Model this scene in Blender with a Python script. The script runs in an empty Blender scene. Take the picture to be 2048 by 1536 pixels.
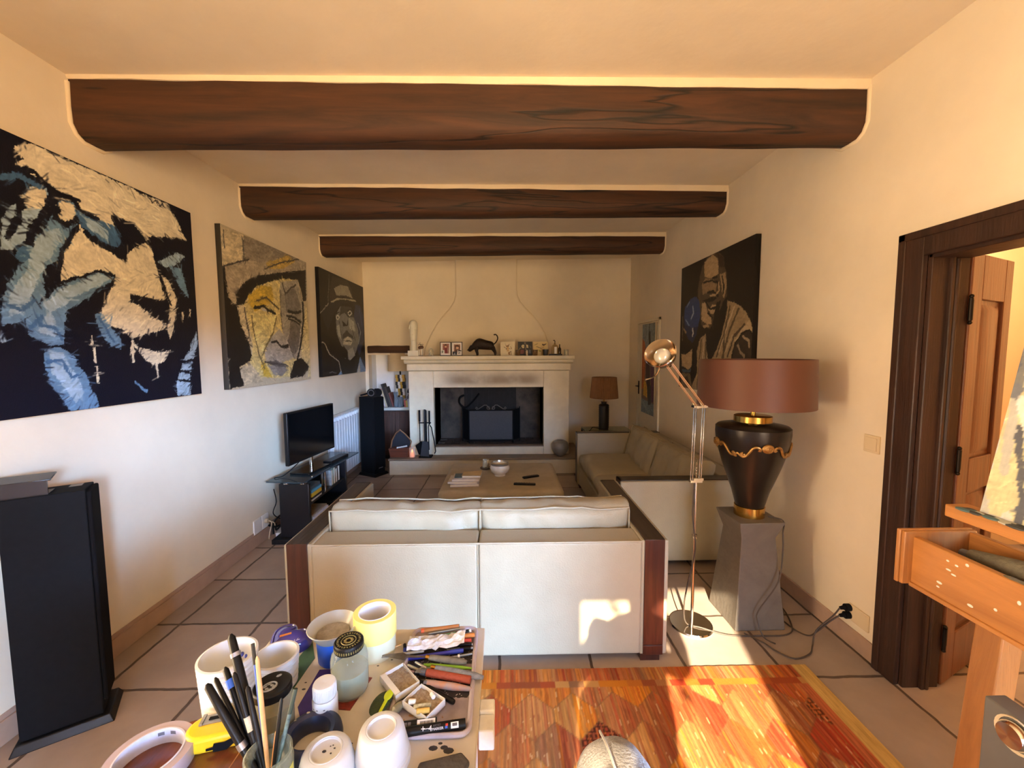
import bpy, bmesh, math, random
import numpy as np
from math import sin, cos, pi, radians, sqrt, atan2
from mathutils import Vector, Matrix, Euler, noise
C = bpy.context.scene.collection
R = radians
random.seed(7)

# ------------------------------------------------------------------ materials
def lin(c):
    return tuple(((v/255)/12.92 if v/255 <= .04045 else ((v/255+.055)/1.055)**2.4) for v in c)
_mats = {}
def M(name, rgb, rough=.5, metal=0, var=0, vs=8, bump=0, bs=60, stretch=(1,1,1), spec=.5, rgb2=None, coat=0, emit=None, sheen=0, trans=0):
    """procedural principled material: colour varied by noise, noise bump"""
    if name in _mats: return _mats[name]
    m = bpy.data.materials.new(name); m.use_nodes = True
    nt = m.node_tree; b = nt.nodes['Principled BSDF']
    col = lin(rgb)
    b.inputs['Base Color'].default_value = (*col, 1)
    b.inputs['Roughness'].default_value = rough; b.inputs['Metallic'].default_value = metal
    b.inputs['Specular IOR Level'].default_value = spec
    if coat: b.inputs['Coat Weight'].default_value = coat; b.inputs['Coat Roughness'].default_value = .1
    if sheen: b.inputs['Sheen Weight'].default_value = sheen
    if emit: b.inputs['Emission Color'].default_value = (*lin(emit[0]),1); b.inputs['Emission Strength'].default_value = emit[1]
    if trans: b.inputs['Transmission Weight'].default_value = trans
    if var or bump or rgb2:
        tc = nt.nodes.new('ShaderNodeTexCoord'); mp = nt.nodes.new('ShaderNodeMapping')
        mp.inputs['Scale'].default_value = stretch
        nt.links.new(tc.outputs['Object'], mp.inputs['Vector'])
        if var or rgb2:
            n = nt.nodes.new('ShaderNodeTexNoise'); n.inputs['Scale'].default_value = vs; n.inputs['Detail'].default_value = 5; n.inputs['Roughness'].default_value = .62
            nt.links.new(mp.outputs[0], n.inputs['Vector'])
            r = nt.nodes.new('ShaderNodeValToRGB')
            c2 = lin(rgb2) if rgb2 else tuple(max(0, v*(1-var)) for v in col)
            c1 = col if rgb2 else tuple(min(1, v*(1+var*.6)) for v in col)
            r.color_ramp.elements[0].position = .32; r.color_ramp.elements[1].position = .68
            r.color_ramp.elements[0].color = (*c2, 1); r.color_ramp.elements[1].color = (*c1, 1)
            nt.links.new(n.outputs['Fac'], r.inputs['Fac']); nt.links.new(r.outputs[0], b.inputs['Base Color'])
        if bump:
            n2 = nt.nodes.new('ShaderNodeTexNoise'); n2.inputs['Scale'].default_value = bs; n2.inputs['Detail'].default_value = 4
            nt.links.new(mp.outputs[0], n2.inputs['Vector'])
            bp = nt.nodes.new('ShaderNodeBump'); bp.inputs['Strength'].default_value = bump; bp.inputs['Distance'].default_value = .01
            nt.links.new(n2.outputs['Fac'], bp.inputs['Height']); nt.links.new(bp.outputs[0], b.inputs['Normal'])
    _mats[name] = m
    return m

def glassy(name, rgb, alpha=.25, rough=.05):
    """thin clear wall: tinted transparency under a glossy fresnel coat"""
    if name in _mats: return _mats[name]
    m = bpy.data.materials.new(name); m.use_nodes = True; nt = m.node_tree
    b = nt.nodes['Principled BSDF']; out = nt.nodes['Material Output']
    b.inputs['Base Color'].default_value = (*lin(rgb),1); b.inputs['Roughness'].default_value = rough
    tr = nt.nodes.new('ShaderNodeBsdfTransparent'); tr.inputs['Color'].default_value = (*[.55+.45*v for v in lin(rgb)],1)
    lw = nt.nodes.new('ShaderNodeLayerWeight'); lw.inputs['Blend'].default_value = .35
    mr = nt.nodes.new('ShaderNodeMapRange'); mr.inputs['To Min'].default_value = alpha; mr.inputs['To Max'].default_value = min(1, alpha+.6)
    mix = nt.nodes.new('ShaderNodeMixShader')
    nt.links.new(lw.outputs['Facing'], mr.inputs['Value']); nt.links.new(mr.outputs[0], mix.inputs[0])
    nt.links.new(tr.outputs[0], mix.inputs[1]); nt.links.new(b.outputs[0], mix.inputs[2]); nt.links.new(mix.outputs[0], out.inputs[0])
    _mats[name] = m
    return m

def paint_mat(name, rough=.45, bump=.25, bs=(160,160,160), spec=.35):
    """colour comes from the painted pattern stored on the mesh; noise bump = brush or weave"""
    if name in _mats: return _mats[name]
    m = bpy.data.materials.new(name); m.use_nodes = True; nt = m.node_tree; b = nt.nodes['Principled BSDF']
    a = nt.nodes.new('ShaderNodeVertexColor'); a.layer_name = 'paint'
    nt.links.new(a.outputs['Color'], b.inputs['Base Color'])
    b.inputs['Roughness'].default_value = rough; b.inputs['Specular IOR Level'].default_value = spec
    tc = nt.nodes.new('ShaderNodeTexCoord'); mp = nt.nodes.new('ShaderNodeMapping'); mp.inputs['Scale'].default_value = bs
    n = nt.nodes.new('ShaderNodeTexNoise'); n.inputs['Scale'].default_value = 1; n.inputs['Detail'].default_value = 3
    bp = nt.nodes.new('ShaderNodeBump'); bp.inputs['Strength'].default_value = bump; bp.inputs['Distance'].default_value = .004
    nt.links.new(tc.outputs['Object'], mp.inputs['Vector']); nt.links.new(mp.outputs[0], n.inputs['Vector'])
    nt.links.new(n.outputs['Fac'], bp.inputs['Height']); nt.links.new(bp.outputs[0], b.inputs['Normal'])
    _mats[name] = m
    return m

# ------------------------------------------------------------------ mesh builder
class MB:
    def __init__(s): s.v=[]; s.f=[]; s.m=[]
    def add(s, vs, fs, m=0):
        o=len(s.v); s.v += [tuple(v) for v in vs]
        s.f += [tuple(i+o for i in f) for f in fs]; s.m += [m]*len(fs); return s
    def box(s, x0,x1,y0,y1,z0,z1, m=0):
        return s.add([(x0,y0,z0),(x1,y0,z0),(x1,y1,z0),(x0,y1,z0),(x0,y0,z1),(x1,y0,z1),(x1,y1,z1),(x0,y1,z1)],
            [(0,3,2,1),(4,5,6,7),(0,1,5,4),(1,2,6,5),(2,3,7,6),(3,0,4,7)], m)
    def obox(s, c, size, rot=(0,0,0), m=0):
        r = Euler(rot).to_matrix(); x,y,z=[v/2 for v in size]; c=Vector(c)
        vs=[c+r@Vector(p) for p in ((-x,-y,-z),(x,-y,-z),(x,y,-z),(-x,y,-z),(-x,-y,z),(x,-y,z),(x,y,z),(-x,y,z))]
        return s.add(vs,[(0,3,2,1),(4,5,6,7),(0,1,5,4),(1,2,6,5),(2,3,7,6),(3,0,4,7)], m)
    def bar(s, a, b, w, h, m=0):
        a=Vector(a); b=Vector(b); d=(b-a); L=d.length; d.normalize()
        up=Vector((0,0,1)) if abs(d.z)<.95 else Vector((0,1,0))
        x=d.cross(up).normalized(); y=x.cross(d).normalized()
        vs=[p+x*i*w/2+y*j*h/2 for p in (a,b) for i,j in ((-1,-1),(1,-1),(1,1),(-1,1))]
        return s.add(vs,[(0,1,2,3),(7,6,5,4),(0,4,5,1),(1,5,6,2),(2,6,7,3),(3,7,4,0)], m)
    def tube(s, pts, r, n=8, closed=False, m=0, caps=True, flat=1):
        P=[Vector(p) for p in pts]; k=len(P)
        rr = r if isinstance(r,(list,tuple)) else [r]*k
        T=[]
        for i in range(k):
            a=P[(i-1)%k] if (closed or i>0) else P[i]; b=P[(i+1)%k] if (closed or i<k-1) else P[i]
            t=(b-a); T.append(t.normalized() if t.length>1e-9 else Vector((0,0,1)))
        up=Vector((0,0,1)) if abs(T[0].z)<.9 else Vector((1,0,0))
        x=T[0].cross(up).normalized(); vs=[]
        for i in range(k):
            x=(x-T[i]*x.dot(T[i])); x=x.normalized() if x.length>1e-6 else T[i].orthogonal().normalized()
            y=T[i].cross(x)
            vs += [P[i]+(x*cos(2*pi*j/n)+y*sin(2*pi*j/n)*flat)*rr[i] for j in range(n)]
        fs=[]
        for i in range(k if closed else k-1):
            a=i*n; b=((i+1)%k)*n
            fs += [(a+j,a+(j+1)%n,b+(j+1)%n,b+j) for j in range(n)]
        if caps and not closed: fs += [tuple(range(n-1,-1,-1)), tuple(range((k-1)*n,k*n))]
        return s.add(vs,fs,m)
    def cyl(s, a, b, r0, r1=None, n=20, m=0): return s.tube([a,b],[r0, r0 if r1 is None else r1],n,m=m)
    def lathe(s, prof, c=(0,0,0), n=32, m=0, sx=1, sy=1):
        vs=[]; fs=[]; k=len(prof)
        for r,z in prof: vs += [(c[0]+r*cos(2*pi*j/n)*sx, c[1]+r*sin(2*pi*j/n)*sy, c[2]+z) for j in range(n)]
        for i in range(k-1): fs += [(i*n+j,i*n+(j+1)%n,(i+1)*n+(j+1)%n,(i+1)*n+j) for j in range(n)]
        if prof[0][0]>1e-5: pass
        return s.add(vs,fs,m)
    def prism(s, poly, a, b, ax='z', m=0):
        """extrude a 2D polygon (ccw) along axis ax from a to b"""
        def P(u,v,w): return {'z':(u,v,w),'y':(u,w,v),'x':(w,u,v)}[ax]
        n=len(poly); vs=[P(u,v,a) for u,v in poly]+[P(u,v,b) for u,v in poly]
        fs=[tuple(range(n-1,-1,-1)),tuple(range(n,2*n))]+[(i,(i+1)%n,n+(i+1)%n,n+i) for i in range(n)]
        if ax=='y': fs=[tuple(reversed(f)) for f in fs]
        return s.add(vs,fs,m)
    def ball(s, c, r, nu=16, nv=10, m=0):
        rx,ry,rz = r if isinstance(r,(tuple,list)) else (r,r,r)
        vs=[(c[0],c[1],c[2]-rz)]
        for i in range(1,nv):
            t=-pi/2+pi*i/nv
            vs += [(c[0]+rx*cos(t)*cos(2*pi*j/nu), c[1]+ry*cos(t)*sin(2*pi*j/nu), c[2]+rz*sin(t)) for j in range(nu)]
        vs.append((c[0],c[1],c[2]+rz)); L=len(vs)-1
        fs=[(0,1+(j+1)%nu,1+j) for j in range(nu)]
        for i in range(nv-2): fs += [(1+i*nu+j,1+i*nu+(j+1)%nu,1+(i+1)*nu+(j+1)%nu,1+(i+1)*nu+j) for j in range(nu)]
        fs += [(L,1+(nv-2)*nu+j,1+(nv-2)*nu+(j+1)%nu) for j in range(nu)]
        return s.add(vs,fs,m)
    def build(s, name, mats, parent=None, loc=None, rot=None, bevel=0, seg=2, smooth=38, subd=0, scale=None):
        me=bpy.data.meshes.new(name); me.from_pydata(s.v,[],s.f)
        if not isinstance(mats,(list,tuple)): mats=[mats]
        for m in mats: me.materials.append(m)
        if len(mats)>1: me.polygons.foreach_set('material_index', s.m)
        bm=bmesh.new(); bm.from_mesh(me); bmesh.ops.recalc_face_normals(bm, faces=bm.faces); bm.to_mesh(me); bm.free()
        if smooth:
            me.polygons.foreach_set('use_smooth',[True]*len(me.polygons)); me.set_sharp_from_angle(angle=R(smooth))
        me.update()
        o=bpy.data.objects.new(name,me); C.objects.link(o)
        if parent: o.parent=parent
        if loc: o.location=loc
        if rot: o.rotation_euler=rot
        if scale: o.scale=scale
        if bevel:
            b=o.modifiers.new('bevel','BEVEL'); b.width=bevel; b.segments=seg; b.limit_method='ANGLE'; b.angle_limit=R(35); b.harden_normals=False
        if subd:
            b=o.modifiers.new('subd','SUBSURF'); b.levels=subd; b.render_levels=subd
        return o

def tag(o, label=None, cat=None, group=None, kind=None):
    if label: o['label']=label
    if cat: o['category']=cat
    if group: o['group']=group
    if kind: o['kind']=kind
    return o
def thing(name, label, cat, loc=(0,0,0), rz=0, group=None, rot=None):
    o=bpy.data.objects.new(name,None); C.objects.link(o); o.empty_display_size=.1
    o.location=loc; o.rotation_euler = rot if rot else (0,0,rz)
    return tag(o,label,cat,group)
def struct(o): o['kind']='structure'; return o
def copy_tree(o, loc, rz=None, label=None, parent=None, scale=None):
    c=o.copy(); C.objects.link(c)
    if parent: c.parent=parent
    if loc is not None: c.location=loc
    if rz is not None: c.rotation_euler=(0,0,rz)
    if label: c['label']=label
    if scale: c.scale=scale
    for ch in list(o.children): copy_tree(ch,None,parent=c)
    return c
def text(name, txt, size, mat, parent, loc, rot=(0,0,0), ext=.0004, align='LEFT'):
    cu=bpy.data.curves.new(name,'FONT'); cu.body=txt; cu.size=size; cu.extrude=ext; cu.align_x=align; cu.resolution_u=2
    t=bpy.data.objects.new(name,cu); C.objects.link(t)
    dg=bpy.context.evaluated_depsgraph_get(); me=bpy.data.meshes.new_from_object(t.evaluated_get(dg))
    bpy.data.objects.remove(t); bpy.data.curves.remove(cu)
    me.materials.clear(); me.materials.append(mat)
    o=bpy.data.objects.new(name,me); C.objects.link(o); o.parent=parent; o.location=loc; o.rotation_euler=rot
    return o
def arc(cx,cy,r,a0,a1,n=12): return [(cx+r*cos(R(a0+(a1-a0)*i/n)), cy+r*sin(R(a0+(a1-a0)*i/n))) for i in range(n+1)]
def smoothpts(P, n=8):
    """Catmull-Rom through control points"""
    P=[Vector(p) for p in P]; out=[]
    for i in range(len(P)-1):
        p0=P[max(i-1,0)];p1=P[i];p2=P[i+1];p3=P[min(i+2,len(P)-1)]
        for k in range(n):
            t=k/n; out.append(.5*((2*p1)+(p2-p0)*t+(2*p0-5*p1+4*p2-p3)*t*t+(3*p1-p0-3*p2+p3)*t**3))
    out.append(P[-1]); return out

# ------------------------------------------------------------------ painted surfaces (numpy)
def vnoise(x,y,seed=0):
    xi=np.floor(x).astype(np.int64); yi=np.floor(y).astype(np.int64); xf=x-xi; yf=y-yi
    xf=xf*xf*(3-2*xf); yf=yf*yf*(3-2*yf)
    def h(a,b):
        n=(a*374761393+b*668265263+seed*974711)&0xffffffff
        n=((n^(n>>13))*1274126177)&0xffffffff
        return ((n^(n>>16))&0xffff)/65535.
    return (h(xi,yi)*(1-xf)+h(xi+1,yi)*xf)*(1-yf)+(h(xi,yi+1)*(1-xf)+h(xi+1,yi+1)*xf)*yf
def fbm(x,y,seed=0,o=4):
    s=0; a=.5; t=0
    for i in range(o): s=s+a*vnoise(x*2**i,y*2**i,seed+i); t+=a; a*=.55
    return s/t
def inside(U,V,poly):
    m=np.zeros(U.shape,bool); n=len(poly)
    for i in range(n):
        x0,y0=poly[i]; x1,y1=poly[(i+1)%n]
        if y0==y1: continue
        c=((y0>V)!=(y1>V)) & (U<(x1-x0)*(V-y0)/(y1-y0)+x0); m^=c
    return m
def near(U,V,pts,w):
    m=np.zeros(U.shape,bool)
    if len(pts)==1: pts=pts*2
    for (x0,y0),(x1,y1) in zip(pts[:-1],pts[1:]):
        dx,dy=x1-x0,y1-y0; L=dx*dx+dy*dy+1e-9
        t=np.clip(((U-x0)*dx+(V-y0)*dy)/L,0,1)
        m|=((U-x0-t*dx)**2+(V-y0-t*dy)**2)<w*w
    return m
def grid_mesh(name, W, H, cols, thick, mat, edge, vertical=True, off=0, wave=None):
    """front sheet with a colour per vertex, plus the block behind it"""
    nv,nu=cols.shape[:2]
    xs,zs=np.meshgrid(np.linspace(0,W,nu),np.linspace(0,H,nv))
    if vertical: co=np.stack([xs,np.zeros_like(xs),zs],-1)
    else: co=np.stack([xs,zs,np.full_like(xs,thick)],-1)
    if wave is not None: co[...,2 if not vertical else 1]+=wave
    co=co.reshape(-1,3)
    i=np.arange(nu*nv).reshape(nv,nu); f=np.stack([i[:-1,:-1],i[:-1,1:],i[1:,1:],i[1:,:-1]],-1).reshape(-1,4)
    k=nu*nv; b=[0,0,0,0]
    if vertical: bx=[(0,0,0),(W,0,0),(W,0,H),(0,0,H),(0,thick,0),(W,thick,0),(W,thick,H),(0,thick,H)]
    else: bx=[(0,0,thick),(W,0,thick),(W,H,thick),(0,H,thick),(0,0,0),(W,0,0),(W,H,0),(0,H,0)]
    bf=[(0,4,5,1),(1,5,6,2),(2,6,7,3),(3,7,4,0),(5,4,7,6)]
    me=bpy.data.meshes.new(name)
    V=np.concatenate([co,np.array(bx,float)]); me.vertices.add(len(V)); me.vertices.foreach_set('co',V.astype(np.float32).ravel())
    F=np.concatenate([f,np.array(bf)+k]); n=len(F)
    me.loops.add(n*4); me.loops.foreach_set('vertex_index',F.astype(np.int32).ravel())
    me.polygons.add(n); me.polygons.foreach_set('loop_start',np.arange(0,n*4,4,dtype=np.int32))
    me.update(calc_edges=True); me.validate()
    a=me.color_attributes.new('paint','FLOAT_COLOR','POINT')
    L=np.concatenate([cols.reshape(-1,3),np.tile(np.array(edge,float),(8,1))])/255.
    L=np.where(L<=.04045,L/12.92,((L+.055)/1.055)**2.4)
    a.data.foreach_set('color',np.concatenate([L,np.ones((len(L),1))],1).astype(np.float32).ravel())
    me.materials.append(mat)
    o=bpy.data.objects.new(name,me); C.objects.link(o); return o
def painted(name, W, H, nu, layers, base, seed, edge=(200,188,160), thick=.04, streak=.15, warp=6, dirn=(14,5), strokes=0):
    nv=int(nu*H/W)
    U,V=np.meshgrid(np.linspace(0,1000,nu),np.linspace(0,1000,nv))
    wu=U+(fbm(U/26,V/26,seed)-.5)*warp*2.4; wv=V+(fbm(U/26,V/26,seed+50)-.5)*warp*2.4
    wu=wu+(fbm(U/6,V/16,seed+21,2)-.5)*warp*1.6; wv=wv+(fbm(U/6,V/9,seed+22,2)-.5)*warp*1.2
    col=np.zeros(U.shape+(3,)); col[:]=base
    for i,l in enumerate(layers):
        m = inside(wu,wv,l[2]) if l[0]=='p' else near(wu,wv,l[3],l[2]*1.5)
        c=np.array(l[1],float)
        s=fbm(U/dirn[0]*.6+i*7,V/dirn[1]*.4,seed+i)-.5; t=fbm(U/60,V/60,seed+90+i)-.5
        sh=(1+streak*s*1.6+streak*t)[...,None]
        col[m]=np.clip(c*sh,3,255)[m]
    # loose brush strokes: each picks up the colour near it and drags it along a wandering direction
    rg=np.random.RandomState(seed); src=col.copy(); fine=.6 if strokes in (1801,2201) else 1; px=1000/nu; py=1000/nv
    for k in range(strokes):
        u=rg.rand()*1000; v=rg.rand()*1000; a=(fbm(np.array([u/230.]),np.array([v/230.]),seed+7)[0]-.5)*7+rg.randn()*.35
        su=min(999,max(0,u+rg.randn()*7*fine)); sv_=min(999,max(0,v+rg.randn()*7*fine)); c=src[int(sv_/1000*nv),int(su/1000*nu)]*(1+rg.randn()*.10)
        ln=rg.uniform(10,34)*fine; wd=rg.uniform(1.6,4.2)*fine; r_=ln+3
        i0,i1=max(0,int((u-r_)/px)),min(nu,int((u+r_)/px)+1); j0,j1=max(0,int((v-r_)/py)),min(nv,int((v+r_)/py)+1)
        du=U[j0:j1,i0:i1]-u; dv=V[j0:j1,i0:i1]-v; s_=du*cos(a)+dv*sin(a); t_=-du*sin(a)+dv*cos(a)
        w=np.clip(1.25-np.abs(t_)/wd,0,1)*np.clip((1.1-np.abs(s_)/ln)*3,0,1)*rg.uniform(.35,.9)
        col[j0:j1,i0:i1]=col[j0:j1,i0:i1]*(1-w[...,None])+c*w[...,None]
    if strokes:
        for l in layers:
            if l[0]=='l':
                m=near(U+(wu-U)*.5,V+(wv-V)*.5,l[3],l[2]*1.05); col[m]=col[m]*.25+np.array(l[1],float)*.75
    col=np.clip(col*(1+.10*(fbm(U/5,V/11,seed+3)-.5))[...,None],2,250)
    return grid_mesh(name,W,H,col,thick,paint_mat('oil_paint'),edge)

def sag(x,seed): return .016*noise.noise(Vector((x*3.4+seed,seed*.7,1)))+.009*noise.noise(Vector((x*10+seed,2,seed)))-.010
def cushion(W,D,H,seed=0,puff=.5,wr=.012,n=18,fr=9,sg=0):
    """soft box: superellipse-rounded block with welts softened and wrinkles"""
    mb=MB(); vs={}; 
    def P(u,v,w):
        # u,v,w in -1..1 on the cube surface
        x,y,z=u,v,w
        e=1-.10*(abs(u)**6+abs(v)**6)*.5
        px=u*W/2*(1-.035*abs(w)**2); py=v*D/2*(1-.05*abs(w)**2)
        bul=(1-u**2)**.45*(1-v**2)**.45 if abs(w)>.999 else 0
        fu=(1-abs(u)**4); fv=(1-abs(v)**4)
        pz=w*H/2*(1-puff+puff*(max(fu,0)*max(fv,0))**.35)
        if sg: py += sg*sag(px,seed)*max(0,v)**2
        q=Vector((px,py,pz))
        nz=noise.noise(Vector((px*fr*1.5+seed+py*4,py*fr*.35,pz*fr*.8+seed*2)))+.5*noise.noise(Vector((px*fr*2.3+seed,py*fr*2,pz*fr*2)))
        d=Vector((u*.3,v*.6,w)).normalized()
        return q+d*nz*wr
    key={}
    def idx(u,v,w):
        k=(round(u,4),round(v,4),round(w,4))
        if k not in key: key[k]=len(mb.v); mb.v.append(tuple(P(u,v,w)))
        return key[k]
    nx=max(4,int(n*W/max(W,D,H))); ny=max(4,int(n*D/max(W,D,H))); nz=max(4,int(n*H/max(W,D,H)))
    L=lambda k,i: -1+2*i/k
    for i in range(nx):
        for j in range(ny):
            for w in (-1,1): mb.f.append((idx(L(nx,i),L(ny,j),w),idx(L(nx,i+1),L(ny,j),w),idx(L(nx,i+1),L(ny,j+1),w),idx(L(nx,i),L(ny,j+1),w)))
    for i in range(nx):
        for j in range(nz):
            for v in (-1,1): mb.f.append((idx(L(nx,i),v,L(nz,j)),idx(L(nx,i+1),v,L(nz,j)),idx(L(nx,i+1),v,L(nz,j+1)),idx(L(nx,i),v,L(nz,j+1))))
    for i in range(ny):
        for j in range(nz):
            for u in (-1,1): mb.f.append((idx(u,L(ny,i),L(nz,j)),idx(u,L(ny,i+1),L(nz,j)),idx(u,L(ny,i+1),L(nz,j+1)),idx(u,L(ny,i),L(nz,j+1))))
    mb.m=[0]*len(mb.f)
    return mb
PORTRAIT_HAND=[('p',(226,217,192),[(225,956),(277,994),(320,998),(736,991),(857,993),(901,937),(959,842),(892,826),(783,811),(719,771),(665,816),(612,835),(551,841),(572,792),(500,800),(426,812),(416,846),(361,859),(327,862),(289,879),(249,889),(213,883),(252,925),(237,942)]),('p',(66,104,146),[(426,812),(500,800),(572,792),(605,747),(580,700),(521,709),(467,726),(434,744),(410,772)]),('p',(158,184,204),[(429,796),(499,783),(545,759),(533,726),(468,740)]),('p',(226,217,192),[(418,757),(449,719),(520,689),(603,660),(625,699),(718,760),(746,738),(760,670),(779,596),(802,518),(790,486),(757,484),(697,492),(640,501),(612,495),(620,460),(661,455),(738,397),(808,380),(775,343),(684,327),(612,292),(563,342),(513,350),(476,375),(489,436),(535,511),(553,569),(483,584),(383,532),(324,503),(342,594)]),('p',(14,17,32),[(551,839),(612,840),(653,833),(719,777),(675,735),(628,697),(603,655),(574,688),(601,766),(563,799)]),('p',(14,17,32),[(730,793),(796,815),(948,843),(981,793),(852,757),(774,695),(751,745)]),('p',(158,184,204),[(773,682),(901,763),(947,748),(881,695),(811,664)]),('p',(226,217,192),[(784,630),(832,594),(874,516),(859,410),(815,301),(806,359),(825,477),(804,549)]),('p',(104,140,174),[(839,682),(909,679),(957,530),(900,570),(863,634)]),('p',(14,17,32),[(615,501),(651,504),(709,496),(797,490),(813,389),(764,404),(694,459),(626,463)]),('p',(104,140,174),[(455,394),(479,406),(515,349),(561,293),(555,244),(515,259),(463,326)]),('p',(14,17,32),[(554,294),(612,288),(696,328),(783,323),(842,288),(777,246),(725,240),(632,265),(598,257)]),('p',(226,217,192),[(608,273),(678,251),(738,235),(815,247),(776,194),(720,166),(673,196),(639,235)]),('p',(158,184,204),[(236,783),(251,823),(280,851),(315,849),(325,819),(309,772),(269,715),(252,661),(201,596),(162,582),(171,692),(213,757)]),('p',(226,217,192),[(238,786),(254,822),(280,846),(311,843),(316,814),(287,764),(252,759)]),('p',(104,140,174),[(341,791),(367,836),(409,834),(418,788),(408,735),(370,669),(332,590),(284,545),(279,453),(251,389),(207,344),(143,325),(150,418),(194,510),(227,567),(212,579),(265,656),(304,703)]),('p',(158,184,204),[(288,681),(350,717),(355,675),(302,584),(259,492),(216,379),(163,358),(176,438),(227,518),(248,612)]),('p',(226,217,192),[(342,785),(368,827),(405,828),(412,786),(383,741),(353,753)]),('p',(104,140,174),[(553,572),(529,538),(468,499),(402,433),(350,400),(338,347),(332,265),(286,259),(223,296),(212,338),(252,398),(316,474),(383,521),(483,582)]),('p',(158,184,204),[(540,566),(488,523),(404,472),(334,409),(294,387),(267,409),(331,474),(399,517),(482,570)]),('p',(158,184,204),[(242,357),(294,387),(313,345),(302,292),(252,307)]),('p',(104,140,174),[(258,244),(316,255),(359,213),(397,147),(426,59),(443,3),(332,0),(306,52),(273,117),(259,172)]),('p',(158,184,204),[(278,231),(320,231),(348,177),(390,72),(353,30),(310,107),(280,162)]),('p',(158,184,204),[(993,358),(986,269),(927,118),(924,3),(840,3),(839,75),(884,182),(938,256)]),('p',(158,184,204),[(140,290),(158,287),(154,271),(138,270)]),('l',(14,17,32),6,[(223,885),(277,898),(327,862),(360,850),(429,851)]),('l',(14,17,32),5,[(416,841),(426,809),(500,798)]),('l',(66,104,146),7,[(182,832),(234,863),(294,848)]),('l',(14,17,32),8,[(234,776),(222,709),(185,635)]),('l',(14,17,32),8,[(324,819),(301,752),(261,689),(249,629)]),('l',(14,17,32),7,[(412,737),(351,631),(326,504)]),('l',(14,17,32),6,[(348,794),(337,747),(375,738),(415,774)]),('l',(14,17,32),9,[(445,724),(511,691),(598,664)]),('l',(14,17,32),4,[(519,679),(578,669),(608,651)]),('l',(14,17,32),4,[(325,499),(383,527),(483,579),(550,573)]),('l',(14,17,32),4,[(781,624),(813,533),(836,478)]),('l',(66,104,146),4,[(468,386),(493,339),(527,281)]),('l',(66,104,146),5,[(225,322),(264,367),(254,333),(304,327),(324,285)]),('l',(66,104,146),5,[(205,570),(227,607),(238,578),(217,565)]),('l',(66,104,146),4,[(272,197),(318,205),(344,132),(369,139)]),('l',(66,104,146),5,[(166,397),(210,386),(247,424)]),('l',(226,217,192),3,[(436,298),(435,269)]),('l',(226,217,192),3,[(441,250),(440,193)]),('l',(226,217,192),3,[(444,173),(442,106)]),('l',(226,217,192),4,[(609,284),(608,189)]),('l',(226,217,192),3,[(730,169),(728,112)]),('l',(226,217,192),3,[(905,450),(905,414)]),('l',(226,217,192),3,[(955,468),(955,431)]),('l',(104,140,174),4,[(608,93),(661,45)]),('l',(14,17,32),5,[(858,134),(924,125)]),('l',(14,17,32),5,[(854,86),(928,75)]),('l',(14,17,32),5,[(884,182),(953,193)]),('l',(60,58,62),2.5,[(754,985),(768,966),(785,986),(796,968)]),('l',(60,58,62),2.5,[(797,985),(809,967),(826,988),(832,972)])]
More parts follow.
